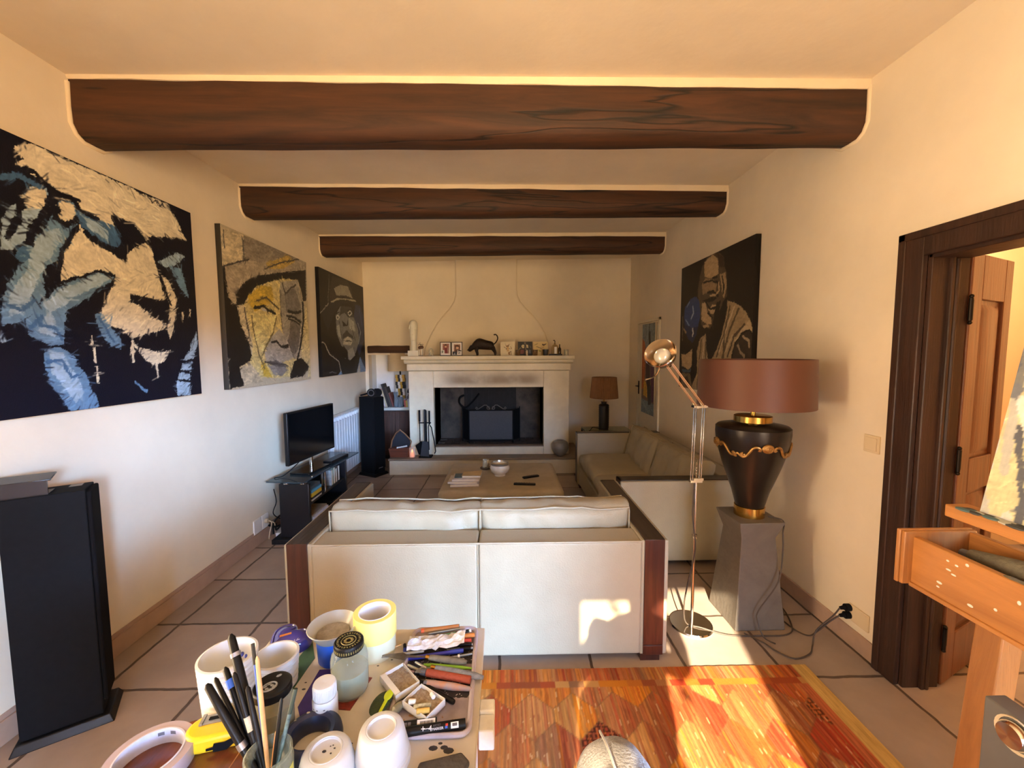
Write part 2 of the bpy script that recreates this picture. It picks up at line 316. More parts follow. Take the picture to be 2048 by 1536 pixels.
PORTRAIT_HAT=[('p',(206,192,160),[(-18,983),(207,992),(172,816),(-1,745)]),('p',(150,140,126),[(207,992),(647,1008),(996,1019),(990,943),(634,846),(378,757),(234,696),(180,827)]),('p',(170,158,138),[(-1,745),(202,837),(386,855),(726,989),(976,1011),(990,943),(634,843),(378,757),(187,650),(96,544),(44,546),(23,623),(6,690)]),('p',(196,168,92),[(436,867),(726,991),(830,968),(636,868),(468,832)]),('p',(24,23,25),[(103,526),(103,600),(190,688),(346,761),(556,821),(801,888),(989,933),(976,669),(923,660),(902,744),(851,825),(629,792),(442,732),(308,678),(227,618),(178,543)]),('p',(90,84,80),[(102,590),(190,688),(346,761),(380,783),(220,708),(94,608)]),('p',(24,23,25),[(-10,743),(18,749),(36,572),(107,516),(151,382),(214,269),(234,189),(176,161),(96,135),(135,13),(4,4),(-8,443)]),('p',(216,200,140),[(235,620),(308,678),(442,732),(629,792),(840,821),(904,720),(916,576),(940,529),(867,279),(785,159),(672,40),(492,40),(353,57),(225,43),(150,20),(100,135),(190,162),(227,209),(205,308),(129,425),(121,527),(178,543)]),('p',(214,202,170),[(129,425),(121,527),(178,540),(207,462),(222,367),(244,270),(227,209),(205,308)]),('p',(206,176,70),[(215,607),(373,699),(484,710),(512,619),(403,563),(281,507),(233,540)]),('p',(228,214,150),[(239,494),(458,506),(529,492),(483,381),(350,220),(282,270)]),('p',(156,150,140),[(598,762),(840,821),(903,708),(914,551),(867,279),(768,169),(650,274),(600,387),(580,540)]),('p',(176,172,164),[(426,325),(559,407),(670,322),(743,183),(577,152),(379,168),(367,230)]),('p',(120,116,112),[(640,680),(790,750),(870,643),(862,546),(668,538)]),('p',(110,106,104),[(725,486),(877,450),(840,279),(745,207),(670,322)]),('p',(96,94,98),[(362,164),(503,172),(658,129),(612,104),(463,132)]),('p',(140,138,138),[(394,144),(652,107),(572,49),(458,67)]),('p',(24,23,25),[(741,157),(860,187),(974,114),(956,79),(865,28),(670,25)]),('p',(204,190,160),[(100,132),(205,162),(291,89),(334,25),(135,13)]),('p',(222,208,160),[(970,656),(935,528),(862,267),(860,187),(974,114),(949,23),(1031,8)]),('p',(206,176,70),[(312,149),(362,168),(438,49),(353,53)]),('p',(24,23,25),[(587,275),(668,295),(678,270),(609,257)]),('l',(24,23,25),7,[(280,533),(377,554),(443,531),(513,517)]),('l',(90,80,60),5,[(307,581),(416,621),(562,555)]),('l',(24,23,25),7,[(666,515),(770,513),(868,480)]),('l',(24,23,25),8,[(689,552),(795,551),(887,573)]),('l',(24,23,25),5,[(685,494),(789,480),(855,461)]),('l',(200,196,190),5,[(359,532),(408,527)]),('l',(24,23,25),6,[(459,305),(514,314),(577,272),(667,288)]),('l',(120,110,70),5,[(529,492),(483,381),(369,251),(341,210)]),('l',(90,84,76),5,[(176,516),(196,413),(217,308)]),('l',(110,100,70),4,[(245,476),(259,369),(302,220),(358,117)]),('l',(90,88,86),4,[(593,695),(589,541),(598,409)]),('l',(70,66,64),5,[(626,756),(660,683),(747,743),(814,777)]),('l',(24,23,25),9,[(917,649),(919,527),(867,328),(798,183),(764,40)]),('l',(210,206,196),3,[(894,658),(893,500),(813,231)]),('l',(70,68,70),4,[(362,164),(500,143),(654,127)]),('l',(80,78,76),3,[(670,322),(743,183)]),('l',(90,88,86),4,[(192,979),(202,841)]),('l',(80,76,70),4,[(416,821),(600,904),(924,1014)]),('l',(60,58,58),4,[(-1,745),(116,794),(246,847)]),('l',(90,86,80),3,[(23,972),(26,860)]),('l',(90,86,80),3,[(760,395),(776,325),(725,230)])]
PORTRAIT_LOOKUP=[('p',(48,45,44),[(167,710),(195,846),(251,971),(570,994),(672,932),(729,798),(487,808)]),('p',(150,146,134),[(277,853),(414,918),(600,932),(701,822),(522,826),(326,794)]),('p',(170,166,150),[(196,718),(356,777),(777,818),(798,798),(419,774),(230,712)]),('p',(30,32,40),[(18,589),(167,700),(554,788),(894,785),(979,688),(846,698),(660,772),(415,720),(283,633),(123,422)]),('p',(36,52,92),[(772,763),(893,771),(977,662),(979,368),(838,191),(742,291),(798,494),(716,635)]),('p',(120,126,132),[(296,598),(413,705),(655,721),(722,616),(814,492),(843,360),(737,225),(581,146),(453,164),(518,256),(388,300),(297,429)]),('p',(58,60,66),[(413,705),(655,721),(722,616),(574,604),(491,642),(373,599)]),('p',(170,176,178),[(302,491),(366,510),(401,348),(341,391)]),('p',(168,174,176),[(574,604),(711,570),(748,458),(600,481)]),('p',(20,19,22),[(428,557),(532,520),(581,605),(560,510),(446,498)]),('p',(58,60,66),[(423,409),(528,461),(675,406),(703,375),(523,399),(435,365)]),('p',(196,196,190),[(466,373),(558,401),(664,360),(622,302),(435,313)]),('p',(58,60,66),[(444,347),(555,361),(670,348),(553,341)]),('p',(160,164,164),[(524,241),(658,289),(719,192),(573,137)]),('p',(20,19,22),[(431,304),(528,244),(538,150),(453,167)]),('p',(120,150,190),[(742,0),(853,177),(931,90),(1029,-6)]),('p',(36,52,92),[(853,177),(931,90),(1029,-6),(1011,105)]),('p',(200,204,204),[(750,-1),(832,110),(847,-3)]),('p',(120,150,190),[(295,0),(361,41),(397,-2)]),('l',(200,204,204),4,[(303,578),(336,603),(372,584),(338,555),(308,566)]),('l',(200,204,204),4,[(571,651),(630,676),(672,653),(612,627),(577,639)]),('l',(20,19,22),4,[(334,581),(346,579)]),('l',(20,19,22),4,[(614,656),(628,654)]),('l',(20,19,22),4,[(296,606),(376,636)]),('l',(20,19,22),4,[(562,678),(691,696)]),('l',(150,170,200),3,[(815,562),(889,467),(817,329)]),('l',(60,80,130),5,[(870,734),(937,538)]),('l',(20,19,22),3,[(368,540),(392,438),(418,349)]),('l',(20,19,22),3,[(639,516),(740,360)]),('l',(190,186,176),3,[(8,322),(60,310),(134,214),(321,139),(367,33)]),('l',(150,146,140),3,[(3,587),(57,620),(158,695)]),('l',(120,118,112),2.5,[(193,970),(151,714)]),('l',(110,110,110),2.5,[(126,32),(178,41),(265,21)])]
PORTRAIT_BOXER=[('p',(84,70,56),[(290,733),(306,841),(347,933),(402,987),(483,1008),(585,996),(647,946),(665,875),(696,824),(705,675),(666,643),(641,608),(588,537),(533,462),(505,414),(439,441),(365,504),(340,575),(315,687)]),('p',(186,160,122),[(383,971),(496,998),(576,953),(590,845),(510,827),(390,857)]),('p',(60,48,40),[(556,998),(644,946),(663,872),(599,885),(580,954)]),('p',(150,126,96),[(402,848),(522,819),(583,792),(558,727),(450,735),(368,730),(354,807)]),('p',(186,160,122),[(363,663),(417,666),(463,578),(512,542),(515,501),(452,498),(359,546)]),('p',(186,160,122),[(518,638),(582,631),(568,570),(507,568),(457,613)]),('p',(170,146,112),[(606,840),(679,835),(700,750),(679,663),(647,682),(628,762)]),('p',(24,20,19),[(354,682),(437,688),(530,700),(576,678),(517,662),(422,666)]),('p',(24,20,19),[(347,506),(400,486),(498,464),(527,494),(537,462),(501,414),(436,435)]),('p',(170,146,112),[(382,497),(464,498),(485,481),(417,475)]),('p',(24,20,19),[(578,647),(635,655),(612,566),(545,461),(527,494)]),('p',(38,66,122),[(65,595),(85,670),(170,723),(266,734),(322,686),(346,589),(317,498),(286,423),(230,368),(151,401),(82,488)]),('p',(24,44,90),[(65,595),(104,523),(204,490),(317,498),(286,423),(230,368),(151,401),(82,488)]),('p',(186,160,122),[(32,283),(119,274),(227,319),(227,178),(170,153),(49,179)]),('p',(70,92,112),[(50,153),(171,149),(218,167),(210,131),(67,124)]),('p',(164,142,108),[(711,645),(761,631),(862,592),(923,550),(972,496),(1002,434),(953,446),(885,421),(816,359),(784,256),(784,25),(543,0),(531,246),(588,302),(653,409),(701,527),(715,585)]),('p',(190,168,132),[(972,496),(1002,434),(1003,415),(973,437),(883,418),(826,359),(813,367),(882,439)]),('p',(164,142,108),[(354,403),(439,434),(456,302),(484,244),(490,137),(467,-10),(211,-8),(318,128),(307,303)]),('p',(58,48,40),[(795,251),(815,329),(886,405),(974,430),(1000,395),(1004,251),(1009,48),(803,27)]),('p',(120,106,86),[(42,119),(203,122),(238,-1),(49,4)]),('p',(60,52,46),[(110,91),(160,103),(204,15),(135,19)]),('l',(150,170,200),6,[(216,656),(234,602),(199,570)]),('l',(120,146,190),5,[(102,560),(164,510)]),('l',(200,204,208),6,[(227,479),(235,440),(223,427)]),('l',(120,146,190),4,[(115,667),(152,699)]),('l',(24,20,19),7,[(450,735),(528,731),(590,691)]),('l',(24,20,19),5,[(379,820),(507,813),(584,785)]),('l',(24,20,19),6,[(422,666),(489,609),(580,615)]),('l',(24,20,19),5,[(506,829),(567,826)]),('l',(24,20,19),5,[(639,820),(663,756),(654,690)]),('l',(186,160,122),5,[(483,706),(560,703),(602,720),(598,782)]),('l',(24,20,19),5,[(459,580),(524,542)]),('l',(90,76,58),6,[(747,597),(703,452),(602,263)]),('l',(90,76,58),6,[(849,571),(757,449),(674,256)]),('l',(200,180,146),5,[(799,591),(728,481),(629,294)]),('l',(80,66,52),6,[(915,468),(811,403),(742,265)]),('l',(90,76,58),6,[(691,430),(688,256)]),('l',(190,168,132),5,[(785,404),(713,302)]),('l',(90,76,58),5,[(372,387),(348,217),(326,8)]),('l',(200,180,146),5,[(413,402),(400,218),(396,-2)]),('l',(90,76,58),5,[(440,369),(455,137),(439,-6)]),('l',(170,150,120),6,[(908,392),(966,369),(975,328)]),('l',(150,130,104),6,[(852,337),(891,294),(928,267)]),('l',(150,130,104),5,[(108,459),(65,489)]),('l',(120,110,100),3,[(42,592),(46,397)])]
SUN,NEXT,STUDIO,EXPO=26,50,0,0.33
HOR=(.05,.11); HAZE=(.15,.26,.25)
SKY=((.54,-.84,.12),13,2,235); GND=((.35,-.93,-.12),10,2,30); WARM_FILL=((-.93,-.2,.16),4,0,24)
# ------------------------------------------------------------------ special materials
def nodes(m): return m.node_tree.nodes, m.node_tree.links
def math_(N,L,op,a,b=None,c=None):
    n=N.new('ShaderNodeMath'); n.operation=op
    for i,v in enumerate((a,b,c)):
        if v is None: continue
        if isinstance(v,(int,float)): n.inputs[i].default_value=v
        else: L.new(v,n.inputs[i])
    return n.outputs[0]
def floor_material():
    m=M('terracotta_tile',(172,152,136),.42,var=.2,vs=1.7,spec=.4); N,L=nodes(m); b=N['Principled BSDF']
    tc=N.new('ShaderNodeTexCoord'); sx=N.new('ShaderNodeSeparateXYZ'); L.new(tc.outputs['Object'],sx.inputs[0])
    nz=N.new('ShaderNodeTexNoise'); nz.inputs['Scale'].default_value=9; L.new(tc.outputs['Object'],nz.inputs['Vector'])
    wob=math_(N,L,'MULTIPLY',math_(N,L,'SUBTRACT',nz.outputs['Fac'],.5),.018)
    def g(o,off,s):
        t=math_(N,L,'DIVIDE',math_(N,L,'SUBTRACT',math_(N,L,'ADD',o,wob),off),s)
        f=math_(N,L,'FRACT',t); d=math_(N,L,'MINIMUM',f,math_(N,L,'SUBTRACT',1.0,f))
        return math_(N,L,'MULTIPLY',d,s), math_(N,L,'FLOOR',t)
    dx,ix=g(sx.outputs[0],-1.938,.475); dy,iy=g(sx.outputs[1],1.875,.478)
    d=math_(N,L,'MINIMUM',dx,dy)
    mr=N.new('ShaderNodeMapRange'); mr.interpolation_type='SMOOTHSTEP'; mr.inputs['From Min'].default_value=.0055; mr.inputs['From Max'].default_value=.0095; L.new(d,mr.inputs['Value'])
    wn=N.new('ShaderNodeTexWhiteNoise'); wn.noise_dimensions='2D'; cb=N.new('ShaderNodeCombineXYZ'); L.new(ix,cb.inputs[0]); L.new(iy,cb.inputs[1]); L.new(cb.outputs[0],wn.inputs['Vector'])
    src=b.inputs['Base Color'].links[0].from_socket
    hs=N.new('ShaderNodeHueSaturation'); L.new(src,hs.inputs['Color'])
    v=N.new('ShaderNodeMapRange'); L.new(wn.outputs['Value'],v.inputs['Value']); v.inputs['To Min'].default_value=.84; v.inputs['To Max'].default_value=1.12; L.new(v.outputs[0],hs.inputs['Value'])
    mx=N.new('ShaderNodeMixRGB'); mx.inputs[1].default_value=(*lin((88,73,62)),1); L.new(mr.outputs[0],mx.inputs[0]); L.new(hs.outputs[0],mx.inputs[2]); L.new(mx.outputs[0],b.inputs['Base Color'])
    n2=N.new('ShaderNodeTexNoise'); n2.inputs['Scale'].default_value=24; L.new(tc.outputs['Object'],n2.inputs['Vector'])
    h=math_(N,L,'ADD',math_(N,L,'MULTIPLY',mr.outputs[0],.5),math_(N,L,'MULTIPLY',n2.outputs['Fac'],.12))
    bp=N.new('ShaderNodeBump'); bp.inputs['Strength'].default_value=.5; bp.inputs['Distance'].default_value=.01; L.new(h,bp.inputs['Height']); L.new(bp.outputs[0],b.inputs['Normal'])
    return m
def wood_material(name,c1,c2,rough=.55,axis=0,scale=1.,crack=0,coat=0):
    if name in _mats: return _mats[name]
    m=bpy.data.materials.new(name); m.use_nodes=True; N,L=nodes(m); b=N['Principled BSDF']
    tc=N.new('ShaderNodeTexCoord'); mp=N.new('ShaderNodeMapping'); s=[14*scale]*3; s[axis]=1.1*scale; mp.inputs['Scale'].default_value=s
    L.new(tc.outputs['Object'],mp.inputs[0])
    n=N.new('ShaderNodeTexNoise'); n.inputs['Scale'].default_value=1.3; n.inputs['Detail'].default_value=7; n.inputs['Roughness'].default_value=.65; n.inputs['Distortion'].default_value=.6; L.new(mp.outputs[0],n.inputs[0])
    r=N.new('ShaderNodeValToRGB'); e=r.color_ramp.elements; e[0].position=.3; e[1].position=.7; e[0].color=(*lin(c1),1); e[1].color=(*lin(c2),1); L.new(n.outputs['Fac'],r.inputs[0])
    col=r.outputs[0]; h=n.outputs['Fac']
    if crack:
        mp2=N.new('ShaderNodeMapping'); s2=[5.5]*3; s2[axis]=.35; mp2.inputs['Scale'].default_value=s2; L.new(tc.outputs['Object'],mp2.inputs[0])
        n2=N.new('ShaderNodeTexNoise'); n2.inputs['Scale'].default_value=1; n2.inputs['Detail'].default_value=3; L.new(mp2.outputs[0],n2.inputs[0])
        d=math_(N,L,'ABSOLUTE',math_(N,L,'SUBTRACT',n2.outputs['Fac'],.5))
        mr=N.new('ShaderNodeMapRange'); mr.inputs['From Max'].default_value=.012; L.new(d,mr.inputs['Value'])
        mx=N.new('ShaderNodeMixRGB'); mx.inputs[1].default_value=(*lin([v*.35 for v in c1]),1); L.new(mr.outputs[0],mx.inputs[0]); L.new(col,mx.inputs[2]); col=mx.outputs[0]
        h=math_(N,L,'ADD',math_(N,L,'MULTIPLY',h,.4),math_(N,L,'MULTIPLY',mr.outputs[0],.6))
    L.new(col,b.inputs['Base Color']); b.inputs['Roughness'].default_value=rough
    if coat: b.inputs['Coat Weight'].default_value=coat; b.inputs['Coat Roughness'].default_value=.15
    bp=N.new('ShaderNodeBump'); bp.inputs['Strength'].default_value=.35; bp.inputs['Distance'].default_value=.01; L.new(h,bp.inputs['Height']); L.new(bp.outputs[0],b.inputs['Normal'])
    _mats[name]=m; return m
def soot_stone():
    """pale limestone; real smoke stains above the fire opening"""
    m=M('fireplace_limestone',(226,214,186),.75,var=.1,vs=5,bump=.25,bs=70); N,L=nodes(m); b=N['Principled BSDF']
    src=b.inputs['Base Color'].links[0].from_socket
    tc=N.new('ShaderNodeTexCoord'); sp=N.new('ShaderNodeSeparateXYZ'); L.new(tc.outputs['Object'],sp.inputs[0])
    def rng(o,a,c):
        r=N.new('ShaderNodeMapRange'); r.interpolation_type='SMOOTHSTEP'; r.inputs['From Min'].default_value=a; r.inputs['From Max'].default_value=c; L.new(o,r.inputs['Value']); return r.outputs[0]
    zz=math_(N,L,'MULTIPLY',rng(sp.outputs[2],1.13,1.22),rng(sp.outputs[2],1.40,1.24))
    xx=math_(N,L,'MULTIPLY',rng(sp.outputs[0],-.95,-.6),rng(sp.outputs[0],.62,.3))
    n=N.new('ShaderNodeTexNoise'); n.inputs['Scale'].default_value=3.2; n.inputs['Detail'].default_value=4; L.new(tc.outputs['Object'],n.inputs[0])
    f=math_(N,L,'MULTIPLY',math_(N,L,'MULTIPLY',zz,xx),rng(n.outputs['Fac'],.12,.62))
    mx=N.new('ShaderNodeMixRGB'); mx.inputs[2].default_value=(*lin((112,90,66)),1); L.new(math_(N,L,'MULTIPLY',f,.75),mx.inputs[0]); L.new(src,mx.inputs[1]); L.new(mx.outputs[0],b.inputs['Base Color'])
    return m

WALL=M('cream_plaster',(238,224,200),.9,var=.07,vs=1.6,bump=.3,bs=9,spec=.2)
WHITE=M('white_lacquer',(238,236,230),.4,var=.03,vs=20)
BEAM=wood_material('old_oak_beam',(44,27,15),(82,48,26),.7,0,1,crack=1)
DARKWOOD=wood_material('dark_stained_wood',(40,25,18),(66,42,30),.42,2,1.6)
DARKWOODX=wood_material('dark_stained_wood_level',(40,25,18),(66,42,30),.42,1,1.6)
STONE=soot_stone()
CREAMST=M('cream_hearth_plaster',(216,206,182),.85,var=.08,vs=4,bump=.25,bs=40)
HEARTH=M('brown_hearth_slab',(140,122,102),.6,var=.15,vs=7,bump=.2,bs=40)
BLACK=M('black_satin',(13,13,15),.42,var=.2,vs=30,spec=.3)
BLACKM=M('black_matte',(13,14,17),.8,var=.2,vs=40,spec=.15)
CHROME=M('chrome',(222,218,212),.12,1)
BRASS=M('brushed_brass',(196,154,78),.25,1,var=.15,vs=30)
PINK=M('pinkish_skirting_tile',(180,150,130),.5,var=.12,vs=6)

XL,XR,YB,YF=-2.08,1.88,6.16,-1.5
# ------------------------------------------------------------------ setting
struct(MB().box(-2.4,4.6,-3.8,6.7,-.1,0).build('floor',floor_material(),smooth=0))
mb=MB(); zl,zr=2.93,2.985
def ceil_z(x): return zl+(zr-zl)*(x-XL)/(XR-XL)
for xa,xb,ya,yb in ((-2.3,2.06,-1.72,6.7),(.57,2.06,-3.8,-1.72)):
    mb.add([(xa,ya,ceil_z(xa)),(xb,ya,ceil_z(xb)),(xb,yb,ceil_z(xb)),(xa,yb,ceil_z(xa)),(xa,ya,3.2),(xb,ya,3.2),(xb,yb,3.2),(xa,yb,3.2)],
        [(0,3,2,1),(4,5,6,7),(0,1,5,4),(1,2,6,5),(2,3,7,6),(3,0,4,7)])
struct(mb.build('ceiling',WALL,smooth=0))
struct(MB().box(-2.3,XL,-1.7,-1.40,0,3.0).box(-2.3,XL,.90,6.7,0,3.0).box(-2.3,XL,-1.40,.90,0,.25).box(-2.3,XL,-1.40,.90,2.35,3.0).build('wall_left',WALL,smooth=0))
# right wall: doorway to the next room (y 0.95-1.82), a window behind the camera
mb=MB(); x0,x1=XR,2.04
for y0,y1,za,zb in ((1.82,6.7,0,3.05),(.95,1.82,2.03,3.05),(-1.25,.95,0,3.05),(-3.45,-1.25,0,.2),(-3.45,-1.25,2.4,3.05),(-3.8,-3.45,0,3.05)): mb.box(x0,x1,y0,y1,za,zb)
struct(mb.build('wall_right',WALL,smooth=0))
mb=MB()
for a,b,za,zb in ((-2.1,-2.03,0,3),(-2.03,-1.29,1.575,3),(-1.29,2.0,0,3)): mb.box(a,b,YB,6.3,za,zb)
struct(mb.build('wall_back',WALL,smooth=0))
mb=MB(); mb.box(-2.1,-1.2,6.52,6.62,0,1.7); mb.box(-2.1,-2.03,6.3,6.55,0,1.7); mb.box(-1.29,-1.2,6.3,6.55,0,1.7); mb.box(-2.03,-1.29,6.3,6.55,1.575,1.7)
struct(mb.build('wall_niche',M('lit_niche_plaster',(244,242,236),.85,var=.04,vs=5,bump=.2,bs=20),smooth=0))  # wall plaster made whiter here, painting in the light on the niche
# wall behind the camera with an open glazed terrace door
mb=MB(); DX0,DX1,DZ=-.45,.50,2.28
for a,b,za,zb in ((-2.1,DX0,0,3.05),(DX1,.66,0,3.05),(DX0,DX1,DZ,3.05)): mb.box(a,b,YF-.2,YF,za,zb)
mb.box(.58,.66,-3.7,YF-.2,0,3.05).box(.66,.82,-3.8,-3.6,0,3.05).box(1.80,2.0,-3.8,-3.6,0,3.05).box(.82,1.80,-3.8,-3.6,0,.2).box(.82,1.80,-3.8,-3.6,2.4,3.05)  # alcove with rear window, added to carry daylight to the far end
struct(mb.build('wall_front',WALL,smooth=0))
# skirting
struct(MB().box(XL,XL+.012,-1.5,6.16,0,.10).box(XL,XL+.006,-1.5,6.16,.10,.125).build('baseboard_left',PINK,bevel=.003))
struct(MB().box(XR-.012,XR,1.935,6.16,0,.10).build('baseboard_right',PINK,bevel=.003))
struct(MB().box(1.0,XR,YB-.012,YB,0,.10).build('baseboard_back',PINK,bevel=.003))
# next room
WARMW=M('apricot_plaster',(238,206,160),.9,var=.05,vs=2)
mb=MB(); mb.box(2.04,4.4,3.2,3.3,0,2.8); mb.box(4.3,4.4,.85,3.2,0,2.8); mb.box(2.04,4.4,.82,.90,0,2.8); mb.box(2.04,4.4,.85,3.2,2.62,2.8)
struct(mb.build('wall_next_room',WARMW,smooth=0))
# far skirting etc. is out of sight; plaster fillets over the beams
BY=((2.10,.20,2.652,2.718),(3.375,.215,2.70,2.78),(4.76,.205,2.71,2.77))
lab=('nearest thick dark oak ceiling beam with long cracks','middle dark oak ceiling beam, shorter looking than the nearest','farthest dark oak ceiling beam, close to the chimney hood')
for k,(yl,w,zbl,zbr) in enumerate(BY):
    mb=MB(); n=60; sec=14; vs=[]; fs=[]
    skew=(.08,.15,.09)[k]
    for i in range(n+1):
        t=i/n; x=XL-.02+(XR-XL+.04)*t; y=yl+.105+skew*t; zb=zbl+(zbr-zbl)*t; zt=ceil_z(x)-.006-.028*t
        e=min(1,max(0,(x-XL)/.07)); e2=min(1,max(0,(XR-x)/.07))
        wv=.006*noise.noise(Vector((x*2.1,k*9,0))); wz=.006*noise.noise(Vector((x*1.7,k*5,4)))
        prof=[(-w/2,zt),(-w/2-.004,zt-.08),(-w/2-.006,(zt+zb)/2),(-w/2,zb+.06),(-w/2+.018,zb+.022),(-w/2+.05,zb+.003),(0,zb),(w/2-.05,zb+.003),(w/2-.018,zb+.022),(w/2,zb+.06),(w/2+.004,zt-.08),(w/2,zt)]
        m_=len(prof)
        vs += [(x,y+a+wv*(1 if a<0 else -1)+.004*noise.noise(Vector((x*6,a*30,b*20+k))),b+(wz if b<zt-.03 else .004*noise.noise(Vector((x*5,k,b))))) for a,b in prof]
    for i in range(n):
        fs += [(i*m_+j,(i+1)*m_+j,(i+1)*m_+j+1,i*m_+j+1) for j in range(m_-1)]+[(i*m_+m_-1,(i+1)*m_+m_-1,(i+1)*m_,i*m_)]
    mb.add(vs,fs); b=mb.build('ceiling_beam',BEAM,smooth=50); tag(b,lab[k],'beam','dark oak ceiling beams')
    # plaster cove strip between beam and ceiling
    mb=MB(); vs=[];fs=[]
    for i in range(41):
        t=i/40; x=XL-.01+(XR-XL+.02)*t; y=yl+.105+skew*t; zc=ceil_z(x)
        h=.016+.030*t+.007*noise.noise(Vector((x*3,k,7)))
        vs += [(x,y-w/2-.012,zc+.02),(x,y-w/2-.012,zc-h+.012),(x,y-w/2-.006,zc-h),(x,y+w/2+.006,zc-h),(x,y+w/2+.012,zc-h+.012),(x,y+w/2+.012,zc+.02)]
    for i in range(40): fs += [(i*6+j,(i+1)*6+j,(i+1)*6+j+1,i*6+j+1) for j in range(5)]
    mb.add(vs,fs); struct(mb.build('trim_%d'%(k+1),M('plaster_fillet',(240,222,190),.9,var=.05,vs=5,bump=.2,bs=30),smooth=30))
    # plaster haunches that wrap the beam ends on both walls
    mb=MB()
    for side in (-1,1):
        xw=XL if side<0 else XR; y=yl+.105+(0 if side<0 else skew); zb=(zbl if side<0 else zbr)
        pts=[(y-w/2-.05,zb-.01),(y-w/2-.012,zb+.07),(y-w/2-.012,zb+.03),(y-w/2+.03,zb-.006),(y+w/2-.03,zb-.006),(y+w/2+.012,zb+.03),(y+w/2+.012,zb+.07),(y+w/2+.05,zb-.01),(y,zb-.06)]
        mb.tube([(xw,p[0],p[1]) for p in ((y-w/2-.008,ceil_z(xw)-.03),(y-w/2-.008,zb+.06),(y-w/2+.015,zb+.018),(y-w/2+.05,zb-.004),(y+w/2-.05,zb-.004),(y+w/2-.01,zb+.02))],.011,8)
    struct(mb.build('trim_%d'%(k+4),_mats['plaster_fillet'],smooth=60))
# doorway casing (dark wood) and jambs
mb=MB(); X=XR
mb.box(X-.025,X,1.82,1.935,0,2.135).box(X-.025,X,.835,.95,0,2.135).box(X-.025,X,.95,1.82,2.02,2.135)
mb.box(X-.032,X-.02,1.90,1.935,0,2.135).box(X-.032,X-.02,.835,.87,0,2.135).box(X-.032,X-.02,.835,1.935,2.10,2.135)
mb.box(X,2.05,1.80,1.835,0,2.03).box(X,2.05,.94,.97,0,2.03).box(X,2.05,.95,1.82,2.005,2.05)
mb.cyl((1.985,1.795,0),(1.985,1.795,2.0),.012,n=10).box(1.955,1.972,1.785,1.81,0,2.01)
struct(mb.build('trim_7',DARKWOOD,bevel=.004))
# open door leaf
d=thing('door_1','open dark panelled wooden door leaf seen through the doorway on the right','door',(2.065,1.80,0),rz=atan2(.19,.42)); d['kind']='structure'
LEAF=wood_material('warm_brown_door_wood',(94,52,30),(140,84,50),.35,2,1.2,coat=.15); W=.46
mb=MB(); mb.box(0,.115,0,.042,.01,2.03).box(W-.09,W,0,.042,.01,2.03).box(.115,W-.09,0,.042,1.83,2.03).box(.115,W-.09,0,.042,.01,.24).box(.115,W-.09,0,.042,.93,1.09)
mb.build('frame',LEAF,d,bevel=.004)
for z0,z1 in ((.24,.93),(1.09,1.83)):
    MB().box(.113,W-.088,.014,.03,z0-.002,z1+.002).add([(.135,.013,z0+.02),(W-.11,.013,z0+.02),(W-.11,.013,z1-.02),(.135,.013,z1-.02),(.16,.004,z0+.045),(W-.135,.004,z0+.045),(W-.135,.004,z1-.045),(.16,.004,z1-.045)],[(4,5,6,7),(0,1,5,4),(1,2,6,5),(2,3,7,6),(3,0,4,7)]).build('panel',LEAF,d)
for z in (.25,1.10,1.78):
    MB().cyl((-.012,-.004,z-.05),(-.012,-.004,z+.05),.008,n=10).ball((-.012,-.004,z+.058),.009,8,6).ball((-.012,-.004,z-.058),.009,8,6).box(-.012,.02,-.004,0,z-.045,z+.045).build('hinge',M('dark_iron',(40,34,28),.45,.8),d)
# white door near the far right corner
d=thing('door_2','white door with a black lever handle near the far right corner','door',(XR,0,0)); d['kind']='structure'
mb=MB().box(-.022,0,4.93,4.965,0,2.02).box(-.022,0,5.70,5.735,0,2.02).box(-.022,0,4.93,5.735,1.985,2.02); mb.build('frame',M('aged_white_paint',(226,214,188),.5,var=.06,vs=9),d,bevel=.003)
mb=MB().box(-.012,0,4.97,5.695,.01,1.98).box(-.018,-.012,5.60,5.695,.01,1.98).box(-.018,-.012,4.97,5.06,.01,1.98).box(-.018,-.012,5.06,5.60,.01,.2).box(-.018,-.012,5.06,5.60,1.86,1.98); mb.build('leaf',_mats['aged_white_paint'],d,bevel=.002)
MB().box(-.024,-.018,5.625,5.665,1.02,1.2).cyl((-.02,5.645,1.13),(-.06,5.645,1.13),.008).cyl((-.06,5.65,1.13),(-.06,5.54,1.13),.008).build('handle',BLACK,d)
# window behind the camera in the right wall, added alcove rear window, terrace door frame
mb=MB(); 
for y in (-3.45,-2.38,-1.31): mb.box(1.93,1.99,y,y+.06,.2,2.4)
mb.box(1.93,1.99,-3.45,-1.25,.2,.26).box(1.93,1.99,-3.45,-1.25,2.34,2.4).box(.82,.88,-3.72,-3.66,.2,2.4).box(1.74,1.80,-3.72,-3.66,.2,2.4).box(.88,1.74,-3.72,-3.66,2.34,2.4).box(.88,1.74,-3.72,-3.66,.2,.26); struct(mb.build('window_1',WHITE,bevel=.004))
mb=MB()
for y in (-1.40,-.28,.84): mb.box(-2.22,-2.16,y,y+.06,.25,2.35)
mb.box(-2.22,-2.16,-1.40,.90,.25,.31).box(-2.22,-2.16,-1.40,.90,2.29,2.35); struct(mb.build('added_window',WHITE,bevel=.004))  # unseen left window, added to brighten the right wall
mb=MB().box(DX0-.02,DX0+.03,YF-.16,YF-.08,0,DZ).box(DX1-.03,DX1+.02,YF-.16,YF-.08,0,DZ).box(DX0,DX1,YF-.16,YF-.08,DZ-.05,DZ); struct(mb.build('window_2',WHITE,bevel=.004))
